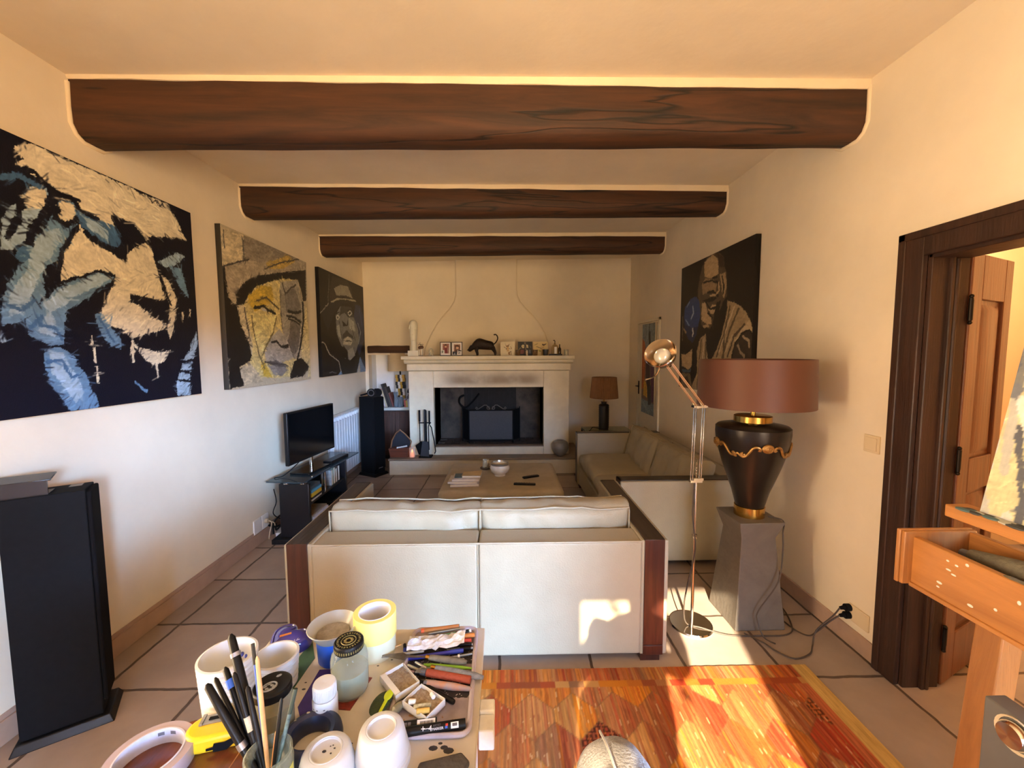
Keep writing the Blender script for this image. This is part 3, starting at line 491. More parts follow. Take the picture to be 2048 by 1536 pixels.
# ------------------------------------------------------------------ fireplace
fp=thing('fireplace','large pale stone fireplace with moulded mantel and plaster hood on the far wall','fireplace',(0,0,0))
F=5.48
mb=MB()
mb.box(-1.285,-.955,F,YB,.22,1.36).box(.52,.865,F,YB,.22,1.36).box(-.955,.52,F,F+.22,1.135,1.36).box(-.955,.52,F,F+.10,.22,.33)
mb.build('surround',STONE,fp,bevel=.008)
MB().box(-1.30,.88,F-.025,F+.2,1.365,1.455).box(-1.30,-1.0,F+.2,YB,1.36,1.465).box(.6,.88,F+.2,YB,1.36,1.465).build('frieze',STONE,fp,bevel=.006)
mb=MB(); pr=[(F+.01,1.455),(F-.035,1.463),(F-.05,1.475),(F-.06,1.49),(F-.06,1.503),(F-.02,1.506),(F-.02,1.515),(YB,1.515),(YB,1.455)]
mb.prism(pr,-1.33,.91,'x'); mb.build('moulding',STONE,fp,bevel=.002)
MB().box(-1.36,.925,F-.085,YB,1.513,1.558).build('mantel_shelf',STONE,fp,bevel=.006)
mb=MB(); SOOT=M('sooty_plaster',(96,84,72),.9,var=.45,vs=4,bump=.4,bs=25,rgb2=(44,40,38))
mb.box(-1.0,-.955,F+.1,6.1,.32,1.3).box(.52,.57,F+.1,6.1,.32,1.3).box(-1.0,.57,6.05,6.1,.32,1.3).box(-1.0,.57,F+.2,6.1,1.30,1.36); mb.build('firebox',SOOT,fp)
mb=MB(); BR=M('burnt_brick',(84,72,64),.85,var=.3,vs=14,rgb2=(50,44,42)); 
for i in range(7):
    for j in range(5): mb.box(-.955+i*.211+(.1 if j%2 else 0),-.955+i*.211+.203+(.1 if j%2 else 0),F+.1+j*.1,F+.1+j*.1+.094,.29,.333)
mb.build('brick_floor',BR,fp,bevel=.004)
mb=MB().box(-.60,.165,6.02,6.05,.333,1.16); 
for i in range(9): mb.box(-.59+i*.083,-.57+i*.083,6.012,6.02,.36,1.14)
mb.box(-.6,.165,6.008,6.02,1.12,1.16); mb.build('fireback',M('cast_iron',(26,25,25),.7,.3,var=.3,vs=20,bump=.4,bs=40),fp)
mb=MB().tube(smoothpts([(-.60,6.0,.98),(-.66,5.98,.94),(-.66,5.97,.86),(-.58,5.97,.80),(-.5,5.98,.86),(-.42,5.98,.95),(-.38,6.0,1.0)]),.014,8); mb.build('pot_hook',BLACKM,fp)
mb=MB(); 
L_=[(-1.20,1.556),(-1.19,1.66),(-1.15,1.76),(-1.08,1.90),(-.99,2.05),(-.88,2.18),(-.80,2.27),(-.745,2.36),(-.722,2.45),(-.718,2.55),(-.718,3.0)]
R_=[(.19,3.0),(.19,2.52),(.20,2.44),(.235,2.36),(.31,2.27),(.42,2.16),(.53,2.02),(.61,1.88),(.65,1.76),(.665,1.66),(.67,1.556)]
poly=[(x,z) for x,z in (L_+R_)][::-1]
mb.prism(poly,6.115,YB+.01,'y'); mb.build('chimney_hood',WALL,fp,bevel=.03,seg=4,smooth=60)
MB().box(-1.52,1.04,5.29,YB,0,.195).build('hearth_bench',CREAMST,fp,bevel=.012)
MB().box(-1.53,1.045,5.28,YB,.195,.222).build('hearth_slab',HEARTH,fp,bevel=.008)
MB().box(-.957,.522,F-.004,F+.10,.325,.34).build('threshold',HEARTH,fp,bevel=.004)
# lintel over the niche
mb=MB(); vs=[];fs=[]; n=14
for i in range(n+1):
    x=-2.025+.61*i/n; q=.006*noise.noise(Vector((x*8,1,2)))
    for y,z in ((6.155,1.60),(6.11,1.605),(6.105,1.66),(6.11,1.70),(6.155,1.71)): vs.append((x,y,z+q+.004*noise.noise(Vector((x*11,z*9,3)))))
for i in range(n): fs += [(i*5+j,(i+1)*5+j,(i+1)*5+j+1,i*5+j+1) for j in range(4)]
fs += [(0,1,2,3,4),tuple(n*5+j for j in (4,3,2,1,0))]
mb.add(vs,fs); tag(mb.build('wooden_lintel',BEAM,smooth=50),'short dark wooden lintel set in the wall above the niche','lintel')
# cabinet in the niche
d=thing('niche_cabinet','dark wooden cupboard with white top built into the niche left of the fireplace','cabinet',(0,0,0))
MB().box(-2.02,-1.30,6.13,6.50,.742,.785).build('countertop',M('white_plaster_top',(226,222,210),.6,var=.05,vs=12),d,bevel=.006)
MB().box(-2.02,-1.30,6.17,6.50,.0,.742).build('body',DARKWOOD,d)
CABW=wood_material('reddish_brown_cabinet_wood',(62,36,26),(94,58,42),.45,2,1.4)
for a,b in ((-2.01,-1.665),(-1.655,-1.31)):
    q=MB().box(a,a+.06,6.15,6.172,.06,.72).box(b-.06,b,6.15,6.172,.06,.72).box(a+.06,b-.06,6.15,6.172,.06,.13).box(a+.06,b-.06,6.15,6.172,.65,.72).box(a+.06,b-.06,6.158,6.172,.13,.65).build('door',CABW,d,bevel=.003)
    MB().ball((a+.03 if a<-1.9 else b-.03,6.14,.40),.012,10,8).build('knob',M('dark_iron',(40,34,28),.45,.8),q)
# ------------------------------------------------------------------ fire screen, tools
d=thing('fire_screen','three-panel black mesh fire screen with scrolled top inside the fireplace','fire screen',(-.20,5.70,.333))
MESH=M('grey_wire_mesh',(74,74,76),.6,.4,var=.15,vs=90,bump=.4,bs=350)
mb=MB().box(-.30,.305,-.004,.0,.05,.455); mb.build('mesh_panel',MESH,d)
mb=MB(); 
for x in (-.305,.31): mb.box(x-.008,x+.008,-.012,.008,0,.47)
mb.box(-.305,.31,-.01,.006,.455,.472).box(-.305,.31,-.01,.006,.035,.05); mb.build('frame',BLACKM,d)
for s in (-1,1):
    x=.002+.307*s; q=MB().add([(x,0,.04),(x+.095*s,.12,.04),(x+.095*s,.12,.48),(x,0,.46),(x,.004,.04),(x+.095*s,.124,.04),(x+.095*s,.124,.48),(x,.004,.46)],[(0,1,2,3),(7,6,5,4),(0,4,5,1),(1,5,6,2),(2,6,7,3),(3,7,4,0)]).bar((x+.1*s,.124,0),(x+.1*s,.124,.5),.014,.014).build('side_wing',BLACKM,d)
mb=MB()
for s in (-1,1):
    mb.tube([(.002+s*p[0],-.002,p[1]) for p in [(.012,.474),(.03,.50),(.06,.535),(.09,.535),(.13,.51),(.17,.482),(.2,.478),(.215,.492),(.205,.508),(.19,.5),(.192,.49)]],.0065,6)
    mb.tube([(.002+s*p[0],-.002,p[1]) for p in arc(.035,.495,.02,-200,140,10)],.006,6)
mb.build('scroll',M('grey_iron',(110,106,100),.5,.6),d)
d=thing('fireplace_tool_set','black iron fireplace tool stand with shovel and tongs on the hearth','fireplace tools',(-1.055,5.385,.222))
MB().box(-.085,.085,-.06,.06,0,.018).build('base',BLACKM,d,bevel=.004)
MB().box(-.018,.018,-.012,.012,.018,.62).box(-.014,.014,-.014,.014,.47,.63).build('post',BLACKM,d,bevel=.003)
MB().box(-.08,.08,-.03,-.018,.455,.468).box(-.006,.006,-.03,0,.455,.468).build('rack',BLACKM,d)
MB().cyl((-.068,-.03,.06),(-.068,-.03,.48),.006).cyl((-.068,-.03,.48),(-.068,-.03,.63),.013).add([(-.13,-.035,.16),(-.05,-.035,.22),(-.03,-.035,.19),(-.03,-.03,.02),(-.09,-.03,.04),(-.13,-.02,.16),(-.05,-.02,.22),(-.03,-.02,.19),(-.03,-.016,.02),(-.09,-.016,.04)],[(0,1,2,3,4),(9,8,7,6,5),(0,5,6,1),(1,6,7,2),(2,7,8,3),(3,8,9,4),(4,9,5,0)]).build('brush',BLACKM,d)
MB().cyl((0,-.035,.2),(0,-.035,.48),.006).cyl((0,-.035,.48),(0,-.035,.64),.012).add([(-.035,-.05,.22),(.045,-.05,.215),(.055,-.075,.02),(-.06,-.075,.03),(-.035,-.04,.22),(.045,-.04,.215),(.055,-.06,.02),(-.06,-.06,.03)],[(0,1,2,3),(7,6,5,4),(0,4,5,1),(1,5,6,2),(2,6,7,3),(3,7,4,0)]).build('shovel',M('dark_grey_iron',(48,50,54),.55,.5),d,bevel=.003)
MB().cyl((.06,-.03,.44),(.06,-.03,.62),.011).tube([(.055,-.03,.44),(.045,-.03,.41),(.05,-.03,.1)],.006).tube([(.065,-.03,.43),(.085,-.03,.40),(.12,-.03,.2),(.135,-.03,.08),(.12,-.03,.05)],.007).build('tongs',BLACKM,d)
# hearth things
d=thing('log_carrier','small reddish wooden trug with a pointed leather arch on the hearth','basket',(-1.40,5.42,.222))
mb=MB().add([(-.12,-.06,0),(.11,-.06,0),(.11,.06,0),(-.12,.06,0),(-.14,-.075,.12),(.13,-.075,.13),(.13,.075,.13),(-.14,.075,.12)],[(0,3,2,1),(0,1,5,4),(1,2,6,5),(2,3,7,6),(3,0,4,7),(4,5,6,7)]); mb.build('box',wood_material('reddish_box_wood',(84,40,26),(120,62,40),.45,0,3),d,bevel=.004)
arch=[(-.13,.10),(-.11,.22),(-.06,.31),(.0,.36),(.07,.30),(.13,.23),(.15,.2)]
MB().tube([(x,.0,z) for x,z in arch],.008,6).tube([(.15,0,.2),(.13,-.03,.12)],.007,6).build('handle',M('tan_leather',(150,100,64),.6),d)
MB().prism([(-.115,.13),(.13,.13),(.125,.21),(.06,.29),(0,.34),(-.055,.29),(-.1,.21)],.01,.018,'y').build('dark_lining',M('dark_cloth',(28,28,36),.8),d)
MB().tube([(-.03,-.06,.13),(.03,-.05,.14),(.1,-.04,.15)],.01,6).build('white_twig',M('white_wood_twig',(210,206,200),.7),d)
d=thing('candle_holder','glass candle holder with a burning candle beside the wooden trug on the hearth','candle holder',(-1.235,5.38,.222))
MB().lathe([(.0,.001),(.036,.001),(.038,.01),(.038,.13),(.035,.13),(.035,.012),(0,.012)],n=20).build('glass',glassy('frosted_glass',(232,226,216),.35,.3),d)
MB().lathe([(0,.013),(.03,.013),(.03,.06),(0,.062)],n=16).build('candle',M('lit_wax',(255,190,110),.5,emit=((255,150,60),1.2)),d)
MB().lathe([(0,.064),(.006,.07),(.007,.08),(0,.1)],n=8).build('flame',M('flame',(255,220,150),.5,emit=((255,200,110),6)),d)
prof=[(0,.0),(.045,.0),(.06,.012),(.1,.06),(.116,.11),(.112,.15),(.095,.185),(.06,.205),(.05,.206),(.04,.20),(.0,.14)]
mb=MB(); P2=[]
for i in range(len(prof)-1):
    a,b=prof[i],prof[i+1]
    for k in range(5): P2.append((a[0]+(b[0]-a[0])*k/5+(.0022 if (k%2 and 1<i<7) else 0),a[1]+(b[1]-a[1])*k/5))
P2.append(prof[-1])
tag(mb.lathe(P2,n=36).build('round_vase',M('grey_ribbed_ceramic',(134,126,112),.35,var=.2,vs=14),loc=(.735,5.40,.222)),'round grey spiral-ribbed vase on the hearth right of the fireplace','vase')
# ------------------------------------------------------------------ things on the mantel
ZM=1.558; YM=5.56
def mx(px,Y=YM): return (px-1009.2)*Y/820
d=thing('stone_head_sculpture','tall white carved stone head with a long face on a square plinth on the mantel','sculpture',(mx(829,5.52),5.52,ZM))
WS=M('white_stone',(224,220,206),.7,var=.05,vs=20,bump=.2,bs=60)
MB().box(-.07,.07,-.055,.055,0,.075).build('plinth',WS,d,bevel=.003)
mb=MB().lathe([(0,.075),(.045,.075),(.038,.12),(.036,.18),(.04,.22),(.046,.25),(.052,.32),(.056,.38),(.055,.42),(.046,.455),(.025,.475),(0,.48)],n=24,sy=1.1)
mb.build('head',WS,d)
mb=MB().lathe([(0,0),(.03,.01),(.04,.06),(.04,.13),(.033,.19),(.0,.22)],c=(0,-.034,.20),n=20,sy=.55); mb.build('face',WS,d)
mb=MB().add([(-.008,-.055,.36),(.008,-.055,.36),(.011,-.068,.285),(-.011,-.068,.285),(0,-.05,.28)],[(0,1,2,3),(2,4,3)]).box(-.012,.012,-.058,-.05,.248,.256).ball((-.018,-.052,.352),(.011,.005,.005),8,6).ball((.018,-.052,.352),(.011,.005,.005),8,6)
mb.tube([(x,-.028-.02*abs(cos(a)),z) for a,x,z in [(R(t),.046*cos(R(t)),.36+.075*sin(R(t))) for t in range(0,181,20)]],.008,6); mb.build('features',WS,d)
d=thing('metal_figurine','small brown and steel metal figurine standing beside the white stone head','figurine',(mx(843,5.50),5.50,ZM))
MB().box(-.025,-.013,-.01,.01,0,.09).box(.007,.02,-.01,.01,0,.1).ball((-.019,0,.008),(.014,.014,.01),8,6).ball((.016,0,.008),(.016,.014,.01),8,6).build('legs',M('bright_steel',(190,188,184),.3,.9),d)
MB().ball((0,0,.115),(.038,.022,.022),12,8).cyl((-.03,0,.1),(.03,0,.13),.016).build('body',M('brown_figurine',(92,62,46),.5,var=.4,vs=50),d)
MB().cyl((-.035,0,.15),(.035,0,.155),.003).cyl((0,0,.13),(0,0,.155),.004).tube([(-.008,0,.155),(-.014,0,.17),(-.008,0,.18)],.0025,6).build('propeller',M('dark_iron',(40,34,28),.45,.8),d)
tag(MB().lathe([(.0,.0),(.03,.0),(.033,.015),(.027,.045),(.034,.06),(.03,.085),(.018,.105),(.008,.11),(.008,.105),(.016,.1),(.026,.083),(.03,.06),(.023,.045),(.028,.016),(0,.006)],n=20).build('glass_bell',glassy('clear_glass',(226,222,206),.25),loc=(mx(863,5.5),5.5,ZM)),'small clear glass bell on the mantel left of the two photo frames','glass')
def pic(seed,W,H,base,blobs):
    return painted('print',W,H,60,blobs,base,seed,edge=(220,214,200),thick=.002,streak=.3,warp=9)
def photo_frame(px,label,blobs,seed):
    d=thing('photo_frame',label,'photo frame',(mx(px,5.56),5.56,ZM+.001),0,'black photo frames on the mantel',rot=(R(-5),0,0))
    W,H=.148,.188
    MB().box(-W/2,-W/2+.008,0,.012,0,H).box(W/2-.008,W/2,0,.012,0,H).box(-W/2+.008,W/2-.008,0,.012,0,.008).box(-W/2+.008,W/2-.008,0,.012,H-.008,H).build('frame',BLACK,d)
    q=pic(seed,W-.016,H-.016,(232,226,222),blobs); q.name='photograph'; q.parent=d; q.location=(-W/2+.008,.006,.008)
    return d
REDP=(150,96,84);SKIN=(206,160,130);HAIR=(64,40,30)
photo_frame(891.5,'left black-framed portrait photo with one small inset print on the mantel',[('p',REDP,[(200,150),(850,150),(850,900),(200,900)]),('p',(150,120,110),[(500,150),(850,150),(850,600),(600,500)]),('p',HAIR,[(380,820),(400,640),(600,640),(640,780),(520,880)]),('p',SKIN,[(420,760),(430,600),(590,600),(600,760)]),('p',(120,40,50),[(350,600),(640,600),(720,150),(480,150)]),('p',(214,216,208),[(30,150),(380,150),(380,420),(30,420)]),('p',(90,96,90),[(120,200),(260,200),(240,360),(140,340)])],11)
photo_frame(914,'right black-framed portrait photo with two small inset prints on the mantel',[('p',(150,104,84),[(200,200),(850,200),(850,860),(200,860)]),('p',HAIR,[(280,760),(330,520),(760,500),(800,700),(600,800),(400,790)]),('p',SKIN,[(400,680),(420,480),(680,470),(700,660)]),('p',(90,60,50),[(300,480),(780,480),(820,250),(260,250)]),('p',(40,44,52),[(60,30),(520,30),(520,300),(60,300)]),('p',(150,150,150),[(120,60),(360,60),(300,200)]),('p',(216,214,210),[(560,60),(960,60),(960,400),(560,400)]),('p',(50,50,54),[(600,300),(960,320),(960,400),(620,390)]),('p',(70,70,74),[(640,140),(860,160),(840,230),(650,220)])],12)
# bull
d=thing('bull_sculpture','dark bronze charging bull with raised curled tail on the mantel','sculpture',(mx(968,5.52),5.52,ZM),0)
BZ=M('dark_bronze',(46,34,28),.5,.5,var=.4,vs=40,bump=.7,bs=90)
sp=[(-.17,.11,.028,.03),(-.15,.125,.045,.045),(-.11,.15,.056,.07),(-.06,.165,.06,.08),(0,.15,.056,.07),(.06,.14,.052,.062),(.11,.135,.046,.06),(.14,.12,.03,.045)]
mb=MB(); vs=[];fs=[]; n=16
for x,z,ry,rz in sp: vs += [(x,ry*cos(2*pi*j/n),z+rz*sin(2*pi*j/n)) for j in range(n)]
for i in range(len(sp)-1): fs += [(i*n+j,i*n+(j+1)%n,(i+1)*n+(j+1)%n,(i+1)*n+j) for j in range(n)]
fs += [tuple(range(n)),tuple(range((len(sp)-1)*n,len(sp)*n))]
mb.add(vs,fs)
mb.tube([(-.14,0,.13),(-.17,0,.10),(-.195,0,.075),(-.205,0,.06)],[.045,.036,.026,.018],10)
for s in (-1,1):
    mb.tube([(-.09,.03*s,.12),(-.105,.035*s,.07),(-.085,.035*s,.035),(-.09,.035*s,0)],[.035,.024,.016,.016],8)
    mb.tube([(.11,.03*s,.13),(.13,.035*s,.08),(.155,.035*s,.045),(.15,.035*s,.0)],[.042,.032,.018,.018],8)
    mb.tube([(-.185,.02*s,.095),(-.20,.05*s,.09),(-.225,.055*s,.07)],[.011,.009,.003],6)
mb.build('body',BZ,d,subd=1)
MB().tube(smoothpts([(.135,0,.155),(.165,0,.185),(.185,0,.23),(.175,0,.27),(.15,0,.285),(.135,0,.275)],6),[.008]*28+[.012,.014,.006],8).build('tail',BZ,d)
# small canvases
def canvas(px,W,H,label,base,blobs,seed,name='small_canvas'):
    q=painted(name,W,H,70,blobs,base,seed,thick=.018,streak=.3,warp=12); q.location=(mx(px)-W/2,5.60,ZM); q.rotation_euler=(R(-6),0,0)
    return tag(q,label,'canvas','small canvases leaning on the mantel')
OL=(110,90,60)
canvas(1015.5,.198,.19,'small pale canvas of a brown sketched animal head beside the bull',(224,210,178),[('p',(120,86,54),[(300,900),(420,700),(520,760),(640,860),(560,640),(480,560),(400,620)]),('p',(196,160,110),[(420,640),(560,640),(600,300),(430,300)]),('p',OL,[(380,560),(450,520),(420,420),(360,460)]),('p',OL,[(560,520),(640,560),(620,460)]),('p',(140,100,50),[(520,220),(620,300),(680,60),(560,60)]),('l',OL,16,[(650,250),(720,320),(730,60)]),('l',OL,14,[(250,620),(330,560)]),('l',(150,110,60),14,[(700,640),(760,520),(700,480)])],21)
canvas(1050.5,.196,.19,'small dark canvas of a crowded night figure on the mantel',(26,26,30),[('p',(196,180,140),[(220,700),(330,800),(450,760),(430,540),(330,520)]),('p',(196,180,140),[(560,800),(700,760),(720,560),(600,560)]),('p',(110,100,86),[(420,960),(560,960),(560,820),(440,800)]),('p',(110,54,48),[(160,420),(420,440),(400,120),(150,120)]),('p',(90,80,74),[(480,640),(600,620),(580,380),(500,400)]),('p',(150,146,140),[(560,420),(680,400),(660,260),(580,260)]),('p',(84,90,100),[(760,420),(900,400),(880,150),(780,150)]),('l',(160,150,130),10,[(60,420),(160,560),(230,520)]),('l',(120,110,100),10,[(830,700),(900,560)]),('p',(70,50,46),[(440,300),(540,320),(520,80),(420,80)])],22)
canvas(1081.5,.196,.19,'small pale olive canvas with a dark branch at its upper right corner',(204,180,126),[('p',(60,42,26),[(600,760),(740,700),(900,820),(900,860),(720,800),(640,840)]),('l',(120,110,60),12,[(80,760),(200,800),(300,860)]),('l',(110,96,50),16,[(220,640),(420,560),(560,520)]),('p',(150,140,60),[(320,420),(480,420),(560,260),(400,260)]),('l',(150,120,60),10,[(640,560),(760,640)])],23)
DG=M('smoky_dark_glass',(58,52,46),.15,var=.3,vs=60); 
def cup(px,r,h,m,label,name='cup',y=5.47):
    o=MB().lathe([(0,0),(r*.72,0),(r*.8,.006),(r,h),(r*.9,h),(r*.7,.012),(0,.012)],n=18).build(name,m,loc=(mx(px,y),y,ZM)); return tag(o,label,'glass','glasses and cups on the mantel')
cup(1036,.034,.078,M('brown_glass',(104,78,52),.15,var=.3,vs=40),'brown glass tumbler at the left foot of the dark crowded canvas')
cup(1053.5,.016,.062,M('pale_patterned_glass',(190,170,150),.2,var=.4,vs=70),'narrow pale shot glass in the middle before the dark crowded canvas')
cup(1070.5,.034,.078,M('speckled_brown_glass',(120,92,60),.2,var=.6,vs=80),'speckled brown tumbler between the dark canvas and the olive canvas')
cup(1091,.04,.082,M('dark_grey_cup',(44,44,44),.4,var=.4,vs=60),'dark grey cup at the right foot of the olive canvas')
tag(MB().box(-.085,.085,-.06,.06,0,.014).box(-.085,.085,-.06,-.054,.014,.022).build('black_tray',BLACK,loc=(mx(1110.5,5.48),5.48,ZM),bevel=.003),'small black tray carrying bottles at the right of the mantel','tray')
d=thing('glass_bottle','clear glass bottle with curved stopper and white label on the black tray','bottle',(mx(1109.5,5.48),5.48,ZM+.014))
MB().lathe([(0,0),(.042,0),(.045,.01),(.045,.095),(.036,.12),(.012,.135),(.012,.15),(.0,.152)],n=20).build('body',glassy('brownish_glass',(196,170,120),.4),d)
MB().tube(smoothpts([(0,0,.15),(0,0,.175),(-.01,0,.188),(-.022,0,.18)],5),.006,6).build('stopper',M('dark_iron',(40,34,28),.45,.8),d)
MB().box(-.012,.02,-.049,-.044,.01,.1).build('label',M('white_paper',(236,234,228),.8),d)
d=thing('slim_bottle','slim glass bottle with a pale neck beside the clear bottle on the tray','bottle',(mx(1119,5.49),5.49,ZM+.014))
MB().lathe([(0,0),(.02,0),(.022,.01),(.022,.075),(.008,.1),(.008,.135),(0,.136)],n=14).build('body',M('dark_bottle_glass',(50,40,30),.1),d)
MB().cyl((0,0,.136),(0,0,.178),.007).build('cap',M('pale_gold_cap',(220,196,150),.4,.3),d)
d=thing('candle_jar','small glass jar candle at the far right end of the mantel','candle',(mx(1132.5,5.5),5.5,ZM))
MB().lathe([(0,0),(.03,0),(.032,.08),(.029,.08),(.028,.01),(0,.01)],n=18).build('jar',glassy('clear_glass',(226,222,206),.25),d)
MB().lathe([(0,.011),(.026,.011),(.026,.062),(0,.062)],n=16).build('wax',M('ivory_wax',(232,214,176),.5),d)
# ------------------------------------------------------------------ niche things
ZN=.785; YN=6.25
def nx_(px,Y=YN): return (px-1009.2)*Y/820
bk=[(-2.005,.26,.035,(40,62,56),0,'green-black tall book upright at the left end of the niche row'),(-1.968,.265,.045,(196,206,210),-2,'pale grey-blue upright book second in the niche row'),(-1.92,.24,.035,(172,150,132),-5,'tan book between the pale blue and the red spine'),
 (-1.90,.27,.028,(214,70,60),-14,'thin red-topped leaning book in the niche row'),(-1.87,.27,.022,(232,224,218),-16,'white leaning book right of the red one'),(-1.845,.26,.022,(222,208,176),-17,'cream leaning book left of the tall dark one'),(-1.82,.36,.032,(44,40,40),-20,'tallest dark leaning book in the niche'),(-1.775,.31,.032,(66,60,56),-20,'dark brown leaning book right of the tallest one'),(-1.73,.22,.022,(120,62,54),-20,'small maroon leaning book at the right end of the row')]
bx=-2.015
for i,(x,h,t,c,a,lb) in enumerate(bk):
    a=(0,-2,-5,-15,-15,-15,-16,-16,-16)[i]; bx += {2:.006,3:.035}.get(i,0)
    d=thing('book',lb,'book',(bx+t*.02,6.17,ZN+.002),0,'books leaning in the niche',rot=(0,R(a),0)); bx += t/cos(R(a))+.003
    MB().box(0,t,0,.17,0,h).build('cover',M('book_cover_%d'%i,c,.55,var=.15,vs=25),d,bevel=.002)
    MB().box(.003,t-.003,.005,.172,.002,h+.001).build('pages',M('book_pages',(228,222,206),.9),d)
d=thing('table_lamp','table lamp with beige drum shade and black, gold and white chequered base in the niche','lamp',(nx_(801,6.30),6.30,ZN))
MB().cyl((0,0,0),(0,0,.02),.065,n=24).build('base',M('smoky_glass_base',(60,62,66),.1),d)
mats=[M('gold_square',(196,156,70),.3,.8),M('black_square',(24,24,26),.3),M('ivory_square',(226,220,206),.4)]
mb=MB(); k=0
for j in range(7):
    for i in range(4):
        a=j*.0+ (.5 if j%2 else 0); x=-.066+i*.033+a*.016
        mb.box(x,x+.033,-.04,.04,.12+j*.052,.12+j*.052+.052,m=(i+j*2+(j//2))%3)
mb.build('stem',mats,d)
MB().cyl((0,0,.02),(0,0,.13),.03,n=14).cyl((0,0,.48),(0,0,.56),.012).build('neck',BLACK,d)
MB().lathe([(.178,.545),(.18,.545),(.18,.815),(.178,.815),(.178,.547)],n=40).build('lamp_shade',M('beige_linen_shade',(216,192,150),.9,var=.05,vs=60,bump=.2,bs=220),d)
for i,(px,r,h,lb) in enumerate(((791,.03,.23,'tall clear glass vase left of the chequered lamp stem'),(800,.042,.15,'clear rounded glass carafe before the chequered lamp stem'))):
    tag(MB().lathe([(0,0),(r*.9,0),(r,.01),(r*.8,h*.7),(r*1.1,h),(r*1.02,h),(r*.7,h*.7),(r*.9,.012),(0,.012)],n=20).build('glass_vase',glassy('grey_clear_glass',(168,176,182),.35),loc=(nx_(px,6.19),6.19,ZN)),lb,'vase','glass vases in the niche')
for i,(px,w,h,c,a,lb) in enumerate(((807.5,.02,.11,(226,120,110),-3,'pink booklet standing right of the chequered lamp'),(811,.022,.10,(230,206,120),-5,'yellow booklet next to the pink one in the niche'),(815,.022,.12,(206,212,210),-6,'pale grey booklet beside the fireplace edge in the niche'))):
    d=thing('booklet',lb,'book',(nx_(px,6.17),6.17,ZN),0,'booklets right of the niche lamp',rot=(0,R(a),0)); MB().box(0,w,0,.12,0,h).build('cover',M('booklet_%d'%i,c,.6,var=.1,vs=30),d,bevel=.001); MB().box(.002,w-.002,.004,.121,.002,h+.001).build('pages',M('book_pages',(228,222,206),.9),d)
tag(MB().obox((0,0,.03),(.12,.1,.1),(.2,.5,.3)).obox((.01,.0,.05),(.09,.12,.03),(.4,-.5,.2)).build('black_camera_bag',M('black_cloth',(24,24,30),.8,var=.3,vs=30),loc=(-1.44,6.35,ZN+.20),bevel=.015),'crumpled black bag piled above the booklets at the niche edge','bag')
tag(MB().obox((0,0,.075),(.16,.14,.15)).obox((0,.0,.165),(.14,.13,.03),(0,0,.1)).build('storage_box',M('grey_card_box',(110,112,116),.8,var=.15,vs=20),loc=(-1.43,6.37,ZN),bevel=.003),'grey cardboard box under the crumpled black bag in the niche','box')
# ------------------------------------------------------------------ sofas
LEA=M('cream_leather',(170,159,134),.5,var=.05,vs=6,bump=.18,bs=120,spec=.4)
MAHO=wood_material('mahogany_panel',(44,19,14),(80,38,26),.3,2,1.3,coat=.25)
DARKARM=wood_material('dark_arm_wood',(40,30,24),(64,50,40),.35,1,1.4,coat=.15)
def make_sofa(label,loc,rz,seed,lean,wr):
    d=thing('sofa',label,'sofa',loc,rz,'cream leather sofas with dark wood arms')
    W,D=1.93,.97; cd_=.44+lean*2.5
    mb=MB(); mb.box(.135,W/2-.003,0,.17,.05,.648).box(W/2+.003,W-.135,0,.17,.05,.648)
    mb.build('back_panel',LEA,d,bevel=.012,seg=3)
    MB().tube([(.14,.004,.646),(W-.14,.004,.646)],.006,6).tube([(W/2,-.001,.06),(W/2,-.001,.645)],.003,5).build('piping',LEA,d)
    MB().box(.135,W-.135,.17,D-.02,.05,.26).build('seat_base',LEA,d,bevel=.01)
    for a,b in ((0,.14),(W-.14,W)):
        q=MB().box(a,b,.004,D,.045,.652).build('arm',LEA,d,bevel=.008,seg=3)
        MB().box(a+.016,b-.022,-.003,.012,.10,.657).box(a+.016,b-.022,-.003,.012,.046,.097).build('wood_end_panel',MAHO,q,bevel=.002)
        MB().box(a+.016,b-.022,.0,D+.003,.650,.6585).box(a+.016,b-.022,D-.012,D+.003,.06,.6585).build('wood_top_panel',DARKARM,q,bevel=.002)
    for x,y in ((.03,.02),(W-.13,.02),(.03,D-.13),(W-.13,D-.13)): MB().box(x,x+.1,y,y+.1,0,.05).build('foot',MAHO,d)
    for k in (0,1):
        w=(W-.28)/2
        cushion(w,.78,.19,seed+k*3,.3,wr*.6,16).build('seat_cushion',LEA,d,loc=(.14+w/2+w*k,.57,.345),subd=1,smooth=180)
        c=cushion(w+.01,cd_,.20,seed+10+k*5,.35,wr,30,7,1).build('back_cushion',LEA,d,loc=(.14+w/2+w*k,.285+lean,.770-cd_/2),rot=(R(94+lean*250),R((1.2,-.8)[k]),0),subd=1,smooth=180)
        cw,cd,ch=w+.01,cd_,.20
        for zz in (-1,1):
            pts=[]
            for t in range(64):
                a=t/64*4; q=int(a); f_=(a-q)*2-1; u,v=((f_,-1),(1,f_),(-f_,1),(-1,-f_))[q]
                sh=.93 if False else 1; x=u*cw/2*(1-.035); y=v*cd/2*(1-.05); z=zz*ch/2*.74; y+=sag(x,seed+10+k*5)*max(0,v)**2
                n_=noise.noise(Vector((x*7+seed,y*5,z*6)))*.012
                pts.append((x*1.012,y*1.012,z+n_))
            MB().tube(pts,.0048,6,closed=True).build('welt',LEA,c)
    return d
make_sofa('cream leather two-seat sofa seen from behind in front of the coffee table',(-1.105,1.985,0),0,3,0,.022)
make_sofa('long cream leather sofa along the right wall under the boxer painting',(1.815,2.925,0),R(90),21,.04,.034)
